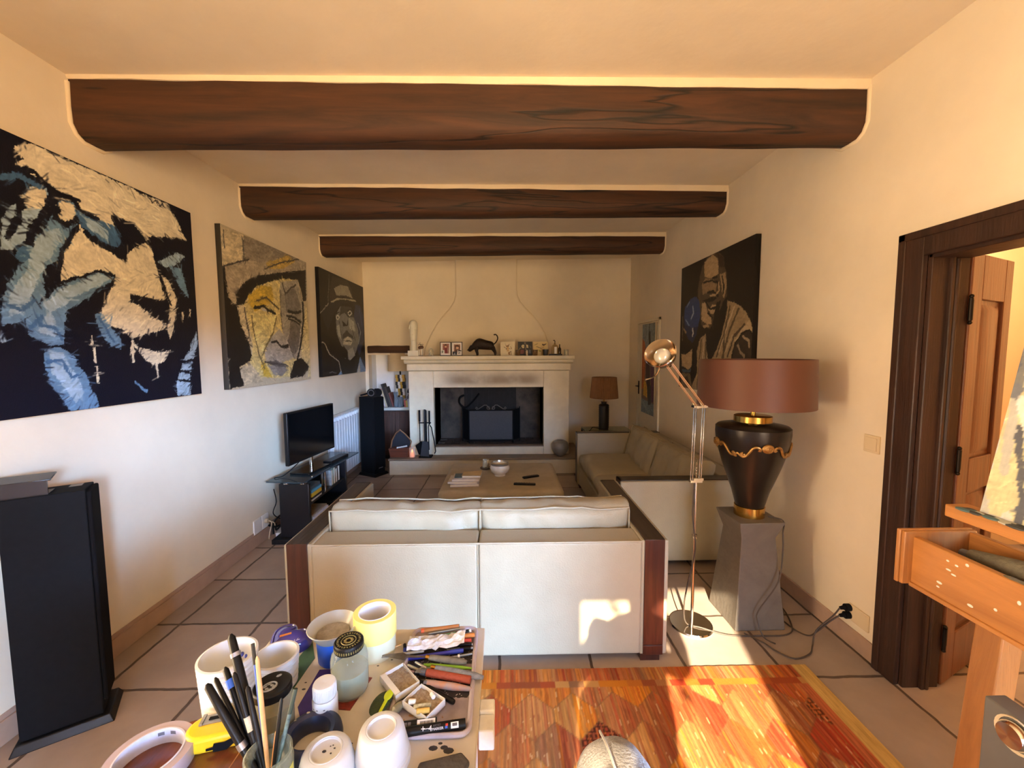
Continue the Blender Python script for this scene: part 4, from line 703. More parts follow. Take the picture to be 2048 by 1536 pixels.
# ------------------------------------------------------------------ coffee table and its things
d=thing('coffee_table','low thick stone coffee table with rounded edges between the sofas','table',(-.035,3.97,0))
TS=M('beige_stone',(184,170,146),.65,var=.14,vs=6,bump=.25,bs=60)
MB().box(-.56,.555,-.47,.47,.29,.395).build('tabletop',TS,d,bevel=.045,seg=5)
MB().box(-.3,.3,-.25,.25,0,.29).build('base',TS,d,bevel=.01)
ZT=.395
d=thing('ashtray_bowl','round cream ceramic bowl with a silver rim on the coffee table','bowl',(-.055,3.97,ZT))
MB().lathe([(0,0),(.055,0),(.055,.015),(.085,.04),(.098,.075),(.09,.105),(.075,.115),(.06,.11),(.0,.09)],n=32).build('body',M('crackled_cream_ceramic',(232,224,206),.25,var=.06,vs=30),d)
MB().lathe([(.088,.104),(.088,.124),(.074,.13),(.07,.112)],n=32).build('rim',M('silver_rim',(186,182,172),.3,.9),d)
d=thing('candle_glass','ribbed glass candle on a small dark saucer on the coffee table','candle',(-.205,4.20,ZT))
MB().lathe([(0,0),(.055,0),(.06,.01),(.055,.014),(0,.012)],n=24).build('saucer',M('brown_saucer',(84,72,62),.4),d)
MB().lathe([(0,.014),(.032,.014),(.034,.02),(.034,.095),(.03,.095),(.03,.024),(0,.024)],n=20).build('glass',glassy('clear_glass',(226,222,206),.25),d)
MB().lathe([(0,.025),(.028,.025),(.028,.075),(0,.077)],n=16).build('wax',M('ivory_wax',(232,214,176),.5),d)
# books on the coffee table
bks=[(-.375,3.72,.26,.19,.022,(206,200,206),4,'lowest pale book of the stack on the coffee table',0),(-.385,3.735,.27,.2,.018,(222,214,206),-2,'second pale book of the stack on the coffee table',.022),(-.36,3.74,.25,.18,.02,(214,208,202),0,'third book of the coffee table stack, under the two small ones',.04)]
for x,y,w,h,t,c,a,lb,z in bks:
    q=thing('book',lb,'book',(x,y,ZT+z),R(a),'books stacked on the coffee table')
    MB().box(-w/2,w/2,-h/2,h/2,0,.003).box(-w/2,w/2,-h/2,h/2,t-.003,t).box(-w/2,-w/2+.003,-h/2,h/2,0,t).build('cover',M('stack_cover_%d'%int(z*1000),c,.5,var=.15,vs=20),q)
    MB().box(-w/2+.003,w/2-.005,-h/2+.004,h/2-.004,.003,t-.003).build('pages',M('book_pages',(228,222,206),.9),q)
q=thing('book','open kraft-coloured paperback with curled cover on top of the coffee table stack','book',(-.31,3.755,ZT+.060),R(-3),'books stacked on the coffee table')
MB().box(-.085,.085,-.06,.06,0,.016).build('pages',M('book_pages',(228,222,206),.9),q,bevel=.003)
mb=MB(); vs=[]
for i in range(9):
    x=-.088+.176*i/8; z=.018+.010*(max(0,i-3)/5)**2
    vs += [(x,-.062,z-.006*max(0,i-5)/3),(x,.064,z+.008*(i/8)),(x,-.062,z+.002-.006*max(0,i-5)/3),(x,.064,z+.002+.008*(i/8))]
mb.add(vs,[f for i in range(8) for f in ((i*4,i*4+4,i*4+5,i*4+1),(i*4+2,i*4+3,i*4+7,i*4+6),(i*4,i*4+2,i*4+6,i*4+4),(i*4+1,i*4+5,i*4+7,i*4+3))]); mb.build('cover',M('kraft_cover',(196,166,116),.7,var=.1,vs=20),q)
q=thing('book','small teal booklet lying left of the kraft paperback on the coffee table stack','book',(-.435,3.755,ZT+.060),R(2),'books stacked on the coffee table')
MB().box(-.035,.035,-.06,.06,0,.006).build('cover',M('teal_cover',(70,96,104),.4,var=.5,vs=40),q)
MB().box(-.034,.036,-.059,.059,.001,.005).build('pages',M('book_pages',(228,222,206),.9),q)
def remote(loc,rz,L,label):
    d=thing('remote_control',label,'remote control',loc,rz,'remote controls on the coffee table')
    MB().box(-L/2,L/2,-.02,.02,0,.016).build('body',BLACK,d,bevel=.006)
    for i in range(6):
        for j in (-1,0,1): MB().box(-L*.4+i*L*.12,-L*.4+i*L*.12+.008,j*.011-.003,j*.011+.003,.016,.018).build('button',M('grey_rubber',(84,84,86),.7),d)
remote((.245,3.88,ZT),R(24),.17,'thicker remote control lying slanted on the coffee table')
remote((.175,3.66,ZT),R(-6),.20,'slimmer remote control lying nearest the sofa cushions on the coffee table')
# ------------------------------------------------------------------ TV corner
d=thing('tv_stand','black tv stand with smoked glass top along the left wall','tv stand',(0,0,0))
BLK=M('black_laminate',(20,21,25),.35,var=.15,vs=20)
TX0,TX1=-1.915,-1.665
MB().box(TX0,TX1,3.42,3.455,.04,.50).build('side_panel',BLK,d,bevel=.003)
MB().box(TX0,TX1,4.22,4.255,.04,.50).build('side_panel',BLK,d,bevel=.003)
MB().box(TX0-.05,TX1+.03,3.36,4.34,0,.042).build('plinth',BLK,d,bevel=.006)
MB().box(TX0,TX0+.02,3.455,4.22,.04,.46).build('back_panel',BLK,d)
for z in (.10,.30): MB().box(TX0+.02,TX1-.01,3.455,4.22,z,z+.018).build('shelf',BLK,d)
MB().add([(-2.03,3.44,.508),(-1.70,3.40,.508),(-1.61,4.46,.508),(-1.93,4.49,.508),(-2.03,3.44,.52),(-1.70,3.40,.52),(-1.61,4.46,.52),(-1.93,4.49,.52)],[(0,3,2,1),(4,5,6,7),(0,1,5,4),(1,2,6,5),(2,3,7,6),(3,0,4,7)]).build('glass_top',glassy('smoked_glass',(70,82,88),.45,.04),d)
for y in (3.44,4.238): MB().cyl((TX1-.05,y,.50),(TX1-.05,y,.508),.03).cyl((TX0+.06,y,.50),(TX0+.06,y,.508),.03).build('glass_support',CHROME,d)
MB().cyl((TX1-.03,3.80,.318),(TX1-.03,3.80,.508),.012).build('chrome_post',CHROME,d)
ang=atan2(.095,.70)
d=thing('television','flat black television on the glass-topped stand by the left wall','tv',(-1.80,3.83,.521),R(90)-ang)
# local x along the screen (near->far), -y faces the room
MB().box(-.36,.36,0,.035,.115,.575).build('housing',BLACK,d,bevel=.006)
MB().box(-.345,.345,-.002,.002,.135,.56).build('screen',M('dark_screen',(8,9,12),.12,spec=.6),d)
MB().box(-.12,.12,.035,.06,.18,.46).build('rear_cover',BLACK,d,bevel=.01)
MB().cyl((0,.03,.02),(0,.03,.20),.017).build('neck',CHROME,d)
MB().box(-.22,.22,-.09,.10,0,.018).build('base',M('gloss_black',(12,12,14),.12),d,bevel=.006)
tag(MB().box(-.045,.045,-.16,.16,0,.03).build('set_top_box',BLACK,loc=(-1.655+-.06,4.12,.521),rot=(0,0,-ang),bevel=.004),'slim black set-top box on the far end of the glass tv stand','set-top box')
def dvd(x,y,z,w,dp,t,c,lb,a=0,name='media_case'):
    q=thing(name,lb,'box',(x,y,z),R(a),'cases and books inside the tv stand')
    MB().box(-w/2,w/2,-dp/2,dp/2,0,t).build('sleeve',M('case_%d_%d_%d'%c,c,.5,var=.12,vs=30),q,bevel=.002)
    MB().box(-w/2-.001,w/2-.004,-dp/2+.004,dp/2-.004,.004,t-.004).build('pages',M('book_pages',(228,222,206),.9),q)
zs=.318
dvd(-1.75,3.60,zs,.14,.19,.014,(206,200,196),'white case at the bottom of the upper tv stand shelf pile')
dvd(-1.75,3.60,zs+.015,.14,.19,.018,(48,46,44),'dark case between the white and the yellow one on the tv stand')
dvd(-1.75,3.60,zs+.034,.14,.19,.035,(226,190,60),'bright yellow box in the tv stand pile')
dvd(-1.75,3.60,zs+.07,.14,.19,.026,(84,156,196),'light blue box on top of the yellow one in the tv stand')
dvd(-1.75,3.61,zs+.097,.12,.16,.03,(72,84,92),'dark grey-blue box topping the pile in the tv stand')
zs=.118
dvd(-1.76,3.66,zs,.17,.30,.028,(196,198,216),'lower pale book on the bottom shelf of the tv stand')
dvd(-1.76,3.66,zs+.029,.17,.30,.028,(214,216,228),'upper pale book on the bottom shelf of the tv stand')
dvd(-1.77,3.67,zs+.058,.16,.28,.012,(158,148,134),'beige patterned magazine on top of the two pale books in the tv stand')
for i,(y,c,h,lb) in enumerate(((3.93,(150,156,160),.15,'grey upright case standing in the tv stand'),(3.98,(128,140,120),.16,'green-grey upright case standing in the tv stand'),(4.03,(120,86,64),.14,'brown upright case standing in the tv stand'),(4.09,(74,56,46),.15,'dark brown upright case nearest the far side of the tv stand'))):
    q=thing('media_case',lb,'box',(-1.79,y,.318),0,'upright cases in the tv stand'); MB().box(0,.1,0,.035,0,h).build('sleeve',M('upright_case_%d'%i,c,.5,var=.3,vs=30),q,bevel=.002); MB().box(.004,.101,.004,.031,.003,h-.003).build('inlay',M('book_pages',(228,222,206),.9),q)
tag(MB().box(-.1,.1,-.12,.12,0,.05).build('amplifier',BLACK,loc=(-1.78,4.05,.118),bevel=.004),'black hi-fi box on the bottom shelf of the tv stand','hi-fi')
# radiator
d=thing('radiator','white panel radiator with slotted top behind the television','radiator',(XL,4.70,0))
RW=M('white_radiator_enamel',(232,234,236),.35,var=.03,vs=10)
for i in range(12):
    y=i*.082
    MB().box(.03,.045,y+.004,y+.078,.12,.80).box(.09,.105,y+.004,y+.078,.12,.80).box(.04,.095,y+.034,y+.048,.14,.80).box(.03,.108,y+.004,y+.078,.845,.862).add([(.03,y+.006,.80),(.105,y+.006,.80),(.105,y+.014,.85),(.03,y+.014,.85),(.03,y+.012,.80),(.105,y+.012,.80),(.105,y+.02,.85),(.03,y+.02,.85)],[(0,1,2,3),(7,6,5,4),(0,4,5,1),(1,5,6,2),(2,6,7,3),(3,7,4,0)]).build('section',RW,d,bevel=.004)
MB().cyl((.06,.0,.16),(.06,.985,.16),.02).cyl((.06,0,.78),(.06,.985,.78),.02).box(.004,.04,.2,.24,.5,.56).box(.004,.04,.74,.78,.5,.56).box(.05,.07,.1,.13,0,.14).build('manifold',RW,d)
# speakers
def make_speaker(label,loc,ang,hl,hw):
    d=thing('floor_speaker',label,'speaker',loc,ang,'black floor-standing loudspeakers')
    # local x = front, y = width
    c,w=hl-.025,hw-.03
    MB().box(-c,c-.012,-w,w,.035,1.035).build('cabinet',BLACKM,d,bevel=.004)
    MB().box(c-.012,c+.004,-w+.003,w-.003,.09,1.028).build('grille',M('speaker_cloth',(15,15,17),.9,var=.2,vs=200,bump=.3,bs=500,spec=.1),d,bevel=.006)
    MB().add([(-hl,-hw,0),(hl,-hw,0),(hl,hw,0),(-hl,hw,0),(-hl+.015,-hw+.015,.035),(hl-.015,-hw+.015,.035),(hl-.015,hw-.015,.035),(-hl+.015,hw-.015,.035)],[(0,3,2,1),(4,5,6,7),(0,1,5,4),(1,2,6,5),(2,3,7,6),(3,0,4,7)]).build('base',BLACK,d,bevel=.004)
    return d
s1=make_speaker('tall black floor speaker nearest the camera at the left frame edge',(-1.90,1.705,0),R(33.7),.155,.10)
MB().box(.1295,.131,-.03,.03,.83,.845).build('badge',M('silver_badge',(150,150,150),.4,.6),s1)
MB().box(.05,.09,.02,.06,1.035,1.036).build('sticker',M('grey_sticker',(132,124,110),.6),s1)
s2=make_speaker('black floor speaker beside the radiator with headphones on top',(-1.75,5.375,0),R(-29),.155,.12)
MB().box(.134,.1355,-.035,.035,.10,.108).build('badge',M('silver_badge',(150,150,150),.4,.6),s2)
d=thing('card_stand','small dark acrylic desk stand on top of the near left speaker','stand',(-1.945,1.635,1.0365),R(33.7))
MB().box(-.095,.09,-.042,-.035,0,.060).build('front_plate',M('dark_acrylic',(34,36,42),.2),d)
MB().box(-.095,.09,-.042,.04,0,.004).box(-.095,-.088,-.042,.035,0,.056).build('frame',BLACK,d)
MB().obox((.0,.0,.066),(.20,.08,.006),(R(10),0,0)).build('tray',M('dark_acrylic',(34,36,42),.2),d,bevel=.002)
MB().box(-.08,-.05,-.03,.01,.004,.045).build('white_card',M('white_paper',(236,234,228),.8),d)
d=thing('headphones','black headphones lying on the far speaker','headphones',(-1.70,5.30,1.0365),R(10))
mb=MB(); mb.cyl((-.015,-.07,.06),(-.01,-.035,.062),.055,.05).build('ear_cup',BLACKM,d)
MB().cyl((.05,-.02,.055),(.055,.015,.055),.055).build('ear_cup',BLACKM,d)
MB().tube(smoothpts([(.03,.0,.1),(-.02,.06,.06),(-.10,.06,.035),(-.15,.02,.025),(-.14,-.03,.03)],6),.012,8).build('headband',BLACKM,d)
MB().lathe([(.03,-.004),(.042,0),(.03,.004)],n=24).build('ring',M('grey_rubber',(84,84,86),.7),d,loc=(-.016,-.074,.06),rot=(R(90),0,0))
# wall sockets and cables on the left
d=thing('wall_socket','double white wall socket low on the left wall by the tv stand','socket',(XL,3.42,.165))
MB().box(0,.012,-.11,-.005,-.06,.06).box(0,.012,.0,.10,-.06,.06).build('plate',WHITE,d,bevel=.004)
MB().cyl((.012,.05,0),(.035,.05,0),.02).tube(smoothpts([(.035,.05,0),(.06,.055,-.02),(.055,.03,-.09),(.05,.02,-.15)],5),.005,6).tube(smoothpts([(.035,.05,0),(.065,.08,-.03),(.06,.11,-.1),(.05,.12,-.15)],5),.005,6).build('beige_plug',M('beige_plastic',(190,176,150),.5),d)
def cable(name,pts,r,m,label,cat='cable',k=6): return tag(MB().tube(smoothpts(pts,k),r,6).build(name,m),label,cat)
cable('power_cable',[(-2.05,3.48,.12),(-2.03,3.52,.09),(-2.0,3.50,.10),(-1.96,3.56,.10),(-1.95,3.62,.12)],.009,BLACKM,'thick black cable running from the socket to behind the tv stand')
cable('thin_cable',[(-2.06,3.60,.40),(-2.02,3.56,.30),(-2.04,3.54,.2),(-1.99,3.60,.12),(-1.95,3.66,.10)],.004,BLACKM,'thin dark cable looping down the wall behind the tv stand')
cable('coiled_cable',[(-2.0,3.46,.05),(-2.02,3.50,.13),(-1.98,3.56,.18),(-1.96,3.52,.12),(-2.0,3.50,.07),(-2.03,3.56,.1)],.007,BLACKM,'tangled black cable on the floor behind the tv stand')
tag(MB().obox((0,0,.02),(.05,.14,.035),(0,0,.2)).build('power_strip',WHITE,loc=(-2.0,3.58,0),bevel=.004),'white power strip on the floor behind the tv stand','power strip')
cable('tv_cable',[(-1.84,3.72,.66),(-1.90,3.64,.58),(-1.95,3.55,.53),(-2.0,3.52,.528),(-2.03,3.6,.5)],.004,BLACKM,'thin black cable hanging from the back of the television')
# ------------------------------------------------------------------ right side: side table and lamp
d=thing('side_table','dark metal side table with glass top behind the far end of the sofa','table',(1.36,5.40,0))
FM=M('bronze_metal',(60,48,36),.4,.6)
mb=MB()
for x in (-.30,.29): mb.box(x,x+.02,-.24,-.22,0,.555).box(x,x+.02,.22,.24,0,.555).box(x,x+.02,-.24,.24,.535,.555)
mb.box(-.3,.31,-.24,-.22,.535,.555).box(-.3,.31,.22,.24,.535,.555); mb.build('frame',FM,d,bevel=.002)
MB().box(-.3,.31,-.24,.24,.555,.565).build('glass_top',glassy('greenish_glass',(150,160,140),.35,.03),d)
d=thing('table_lamp','black ribbed table lamp with brown pleated shade on the glass side table','lamp',(1.33,5.45,.566))
prof=[(0,0),(.062,0),(.066,.01)]
for i in range(22): prof += [(.066+(.003 if i%2 else 0),.015+i*.0145)]
prof += [(.06,.335),(.035,.345),(.035,.36),(.045,.37),(.0,.37)]
MB().lathe(prof,n=28).build('base',M('black_ribbed_ceramic',(30,26,22),.35,var=.2,vs=30),d)
MB().cyl((0,0,.37),(0,0,.45),.008).build('neck',BRASS,d)
mb=MB(); n=96; vs=[];fs=[]
for r,z in ((.185,.42),(.16,.70)): vs += [((r+(.004 if j%2 else -.004))*cos(2*pi*j/n),(r+(.004 if j%2 else -.004))*sin(2*pi*j/n),z) for j in range(n)]
fs=[(j,(j+1)%n,n+(j+1)%n,n+j) for j in range(n)]; mb.add(vs,fs)
mb.lathe([(.16,.70),(.155,.70),(.18,.42),(.185,.42)],n=48); mb.build('lamp_shade',M('brown_pleated_silk',(140,100,68),.7,var=.1,vs=20,spec=.3),d,smooth=20)
cable('lamp_cord',[(1.27,5.42,.575),(1.20,5.38,.60),(1.15,5.33,.61),(1.12,5.30,.58),(1.1,5.29,.572)],.005,BLACKM,'short black lamp cord curling on the glass side table')
# ------------------------------------------------------------------ pedestal with the large lamp
d=thing('pedestal','grey hourglass-shaped square pedestal carrying the large lamp','pedestal',(1.455,2.36,0),R(1))
PG=M('grey_cement',(106,98,88),.6,var=.14,vs=9,bump=.3,bs=35)
mb=MB(); vs=[]
for h,z in ((.147,0),(.100,.525),(.132,.628)): vs += [(-h,-h,z),(h,-h,z),(h,h,z),(-h,h,z)]
mb.add(vs,[(3,2,1,0),(8,9,10,11)]+[(a+j,a+(j+1)%4,a+4+(j+1)%4,a+4+j) for a in (0,4) for j in range(4)]); mb.build('body',PG,d,bevel=.004)
d=thing('table_lamp','large dark urn lamp with brown drum shade and gold scrolls standing on the grey pedestal','lamp',(1.455,2.36,.629))
MB().lathe([(0,0),(.082,0),(.082,.058),(.074,.06),(0,.06)],n=40).build('base_ring',BRASS,d)
URN=M('dark_bronze_urn',(40,33,28),.3,.35,var=.3,vs=7)
MB().lathe([(0,.06),(.076,.06),(.082,.08),(.1,.15),(.128,.23),(.155,.31),(.178,.39),(.192,.46),(.197,.50),(.196,.53),(.185,.54),(.1,.552),(.0,.552)],n=56).build('urn',URN,d)
MB().lathe([(0,.55),(.06,.55),(.062,.558),(.1,.562),(.1,.595),(.094,.598),(.0,.598)],n=40).build('collar',BRASS,d)
MB().cyl((0,0,.598),(0,0,.72),.014).cyl((0,0,.64),(0,0,.655),.02).build('neck',BRASS,d)
SH=M('brown_satin_shade',(98,58,36),.5,var=.05,vs=3,spec=.4,sheen=.1)
MB().lathe([(.303,.655),(.298,.655),(.29,.925),(.297,.925),(.305,.655),(.303,.655)],n=64).build('lamp_shade',SH,d)
MB().tube([(.285*cos(2*pi*j/24),.285*sin(2*pi*j/24),.9) for j in range(24)],.003,5,closed=True).bar((-.285,0,.9),(.285,0,.9),.004,.004).bar((0,-.285,.9),(0,.285,.9),.004,.004).cyl((0,0,.72),(0,0,.9),.006).build('shade_carrier',BRASS,d)
GOLD=M('gold_ornament',(176,134,76),.38,.8,var=.3,vs=50)
def on_urn(a,z):
    pz=[(.31,.155),(.39,.178),(.46,.192),(.50,.197),(.53,.196)]
    for (z0,r0),(z1,r1) in zip(pz[:-1],pz[1:]):
        if z0<=z<=z1: r=r0+(r1-r0)*(z-z0)/(z1-z0)
    r=(r if pz[0][0]<=z<=pz[-1][0] else .155)+.006; a=R(a); return (r*cos(a),r*sin(a),z)
def scroll(pts): return [on_urn(a,z) for a,z in pts]
for base in (-270,-180,-90,0):
    for s in (1,-1):
        seq=[(14,.432),(11,.428),(12,.442),(17,.446),(22,.438),(26,.418),(30,.398),(34,.388),(38,.392),(39,.402),(36,.405)]
        MB().tube(smoothpts(scroll([(base-8+s*a,z) for a,z in seq]),3),.0075,7).build('scroll',GOLD,d)
    MB().tube(smoothpts(scroll([(base+37-8,.388),(base+34,.384),(base+33,.396),(base+37,.402),(base+41,.392),(base+46,.384),(base+49,.392),(base+47,.402)]),3),.0065,7).build('scroll',GOLD,d)
for base in (-270,-180,-90,0):
    mb=MB(); c=on_urn(base-8,.44); a=R(base-8)
    mb.ball((0,0,0),(.012,.032,.026),14,10); mb.tube([(.012,.02*t/14*cos(t*.9),.017*t/14*sin(t*.9)) for t in range(15)],.0035,5)
    mb.build('medallion',GOLD,d,loc=c,rot=(0,0,a))
# ------------------------------------------------------------------ chrome floor lamp
d=thing('floor_lamp','slim chrome articulated reading floor lamp with round base between sofa and pedestal','floor lamp',(1.085,2.275,0))
MB().lathe([(0,0),(.118,0),(.12,.006),(.116,.014),(0,.016)],n=48).build('base',CHROME,d)
px,py=-.03,-.07
MB().cyl((px,py,.014),(px,py,.88),.0085,n=12).build('pole',CHROME,d)
MB().lathe([(.0085,0),(.015,.004),(.015,.01),(.011,.016),(.015,.022),(.015,.028),(.0085,.032)],c=(px,py,.555),n=16).build('pole_joint',CHROME,d)
mb=MB().box(px-.035,px+.03,py-.014,py+.014,.88,.892).box(px-.02,px+.034,py-.018,py+.018,.892,.905)
for s in (-1,1):
    for xx in (px-.025,px+.022): mb.cyl((xx,py+s*.012,.89),(xx+.01,py+s*.012,1.30),.0032,n=8)
mb.box(px-.03,px+.045,py-.018,py+.018,1.296,1.306)
mb.build('lower_arm',CHROME,d)
mb=MB().tube([(px+.0+.0045*cos(t*1.2),py+.0045*sin(t*1.2),.90+t*.0015) for t in range(60)],.0016,5); mb.build('spring',CHROME,d)
mb=MB()
for s in (-1,1):
    mb.cyl((px-.01,py+s*.012,1.30),(px-.195,py+s*.012,1.545),.0032,n=8); mb.cyl((px+.028,py+s*.012,1.305),(px-.165,py+s*.012,1.555),.0032,n=8)
mb.cyl((px-.01,py-.02,1.30),(px-.01,py+.02,1.30),.008,n=10).cyl((px+.03,py-.02,1.303),(px+.03,py+.02,1.303),.008,n=10).cyl((px-.18,py-.02,1.55),(px-.18,py+.02,1.55),.01,n=10).build('upper_arm',CHROME,d)
hd=MB().lathe([(.018,-.10),(.024,-.085),(.026,-.06),(.05,-.045),(.072,-.01),(.082,.03),(.086,.035),(.082,.04),(.07,.0),(.045,-.035),(.0,-.04)],n=40).cyl((0,0,-.115),(0,0,-.085),.016,n=14).build('lamp_head',M('polished_copper_chrome',(214,196,176),.14,1),d,loc=(px-.205,py,1.578),rot=(R(62),0,R(-42)))
MB().ball((0,0,-.002),(.045,.045,.034),20,12).build('bulb',M('silvered_bulb',(216,214,200),.12,.25),hd)
MB().bar((px-.20,py,1.54),(px-.20,py,1.575),.012,.012).build('head_bracket',CHROME,d)
MB().tube(smoothpts([(px-.215,py-.01,1.545),(px-.235,py-.03,1.50),(px-.26,py-.04,1.47),(px-.31,py-.05,1.452)],5),.004,6).build('handle_rod',CHROME,d)
# cords on the floor
q=cable('lamp_cord',[(1.045,2.20,.88),(1.038,2.195,.70),(1.055,2.19,.5),(1.03,2.21,.3),(1.02,2.23,.15),(1.045,2.25,.03),(1.12,2.22,.02),(1.25,2.175,.006),(1.42,2.165,.006),(1.58,2.17,.006),(1.66,2.24,.006),(1.72,2.42,.006),(1.66,2.54,.006),(1.60,2.50,.006)],.004,M('grey_brown_cord',(70,58,48),.6),'grey cord running from the chrome floor lamp across the tiles','cord')
d=thing('wall_socket','white socket with two black plugs low on the right wall near the door','socket',(XR,2.04,.185))
MB().box(-.01,0,-.055,.07,-.045,.045).build('plate',M('cream_plastic',(226,206,170),.5),d,bevel=.004)
def plug_cord(z,pts,lb):
    d=thing('plugged_cord',lb,'cord',(0,0,0),0,'black cords plugged into the right socket')
    MB().cyl((XR-.01,2.10,z),(XR-.035,2.10,z),.019).cyl((XR-.035,2.10,z),(XR-.06,2.105,z-.006),.012,.008).build('plug',BLACKM,d)
    MB().tube(smoothpts([(XR-.06,2.105,z-.006)]+pts,6),.0042,6).build('cord',M('grey_brown_cord',(70,58,48),.6),d)
plug_cord(.208,[(1.78,2.10,.16),(1.70,2.11,.07),(1.66,2.08,.006),(1.60,2.02,.006),(1.50,1.99,.006),(1.44,2.04,.006),(1.41,2.11,.006),(1.35,2.19,.006)],'upper black plug with a cord sweeping towards the pedestal front')
plug_cord(.165,[(1.77,2.11,.12),(1.72,2.13,.05),(1.70,2.16,.006),(1.66,2.2,.006),(1.64,2.3,.006),(1.625,2.36,.006)],'lower black plug with a cord running behind the pedestal')
q=cable('lamp_cord',[(1.53,2.30,.64),(1.60,2.27,.625),(1.585,2.245,.56),(1.575,2.225,.46),(1.54,2.20,.3),(1.43,2.19,.14),(1.42,2.185,.08),(1.44,2.15,.006),(1.47,2.10,.006)],.004,_mats['grey_brown_cord'],'dark cord of the large lamp hanging down the pedestal front','cord')
d=thing('light_switch','white square light switch on the right wall beside the door casing','switch',(XR,2.035,1.125))
MB().box(-.008,0,-.045,.045,-.045,.045).build('plate',M('cream_plastic',(226,206,170),.5),d,bevel=.003)
MB().box(-.012,-.008,-.033,.033,-.033,.033).build('rocker',_mats['cream_plastic'],d,bevel=.002)
# ------------------------------------------------------------------ paintings
p=painted('canvas_painting',1.25,1.18,330,PORTRAIT_HAND,(14,17,32),3,strokes=3600,edge=(206,190,160)); p.location=(XL+.0425,1.53,1.335); p.rotation_euler=(0,0,R(90))
tag(p,'largest blue-black portrait canvas of a face behind a hand on the left wall','painting')
p=painted('canvas_painting',1.28,1.2,300,PORTRAIT_HAT,(196,184,158),5,strokes=3000,streak=.3,edge=(70,66,62)); p.location=(XL+.0425,3.06,1.335); p.rotation_euler=(0,0,R(90))
tag(p,'pale yellow and grey portrait canvas of an old man in a brimmed hat','painting')
p=painted('canvas_painting',1.42,1.215,280,PORTRAIT_LOOKUP,(18,17,21),8,strokes=1801,edge=(26,25,28)); p.location=(XL+.0425,4.62,1.335); p.rotation_euler=(0,0,R(90))
tag(p,'dark blue portrait canvas of a man in a hat looking upward, nearest the far wall','painting')
p=painted('canvas_painting',1.255,1.22,300,PORTRAIT_BOXER,(24,20,19),13,strokes=2201,edge=(24,20,19)); p.location=(XR-.0425,4.285,1.235); p.rotation_euler=(0,0,R(-90))
tag(p,'dark portrait canvas of a robed boxer with a blue glove on the right wall','painting')
ab=[('p',(120,132,134),[(0,1000),(1000,1000),(1000,720),(700,760),(300,700),(0,800)]),('p',(176,92,44),[(0,850),(200,800),(260,300),(0,250)]),('p',(150,84,60),[(200,800),(320,720),(300,420),(230,400)]),('p',(46,40,52),[(330,700),(620,640),(700,300),(560,220),(420,330),(330,420)]),('p',(90,54,88),[(640,640),(960,700),(960,150),(820,140),(760,330)]),('p',(206,160,60),[(200,380),(420,330),(480,180),(150,200)]),('p',(126,140,146),[(0,160),(500,140),(1000,130),(1000,0),(0,0)]),('p',(58,62,66),[(480,300),(760,330),(800,120),(560,100)]),('p',(30,28,32),[(500,900),(640,920),(700,700),(560,640)]),('l',(40,40,44),14,[(560,980),(520,850),(640,760)]),('l',(150,160,160),12,[(100,120),(400,60)])]
p=painted('canvas_painting',.46,1.16,110,ab,(120,100,90),17,edge=(214,200,170),thick=.02,streak=.4,strokes=300); p.location=(XR-.043,5.46,.80); p.rotation_euler=(0,0,R(-90))
tag(p,'narrow colourful abstract canvas hanging on the white door in the far corner','painting')
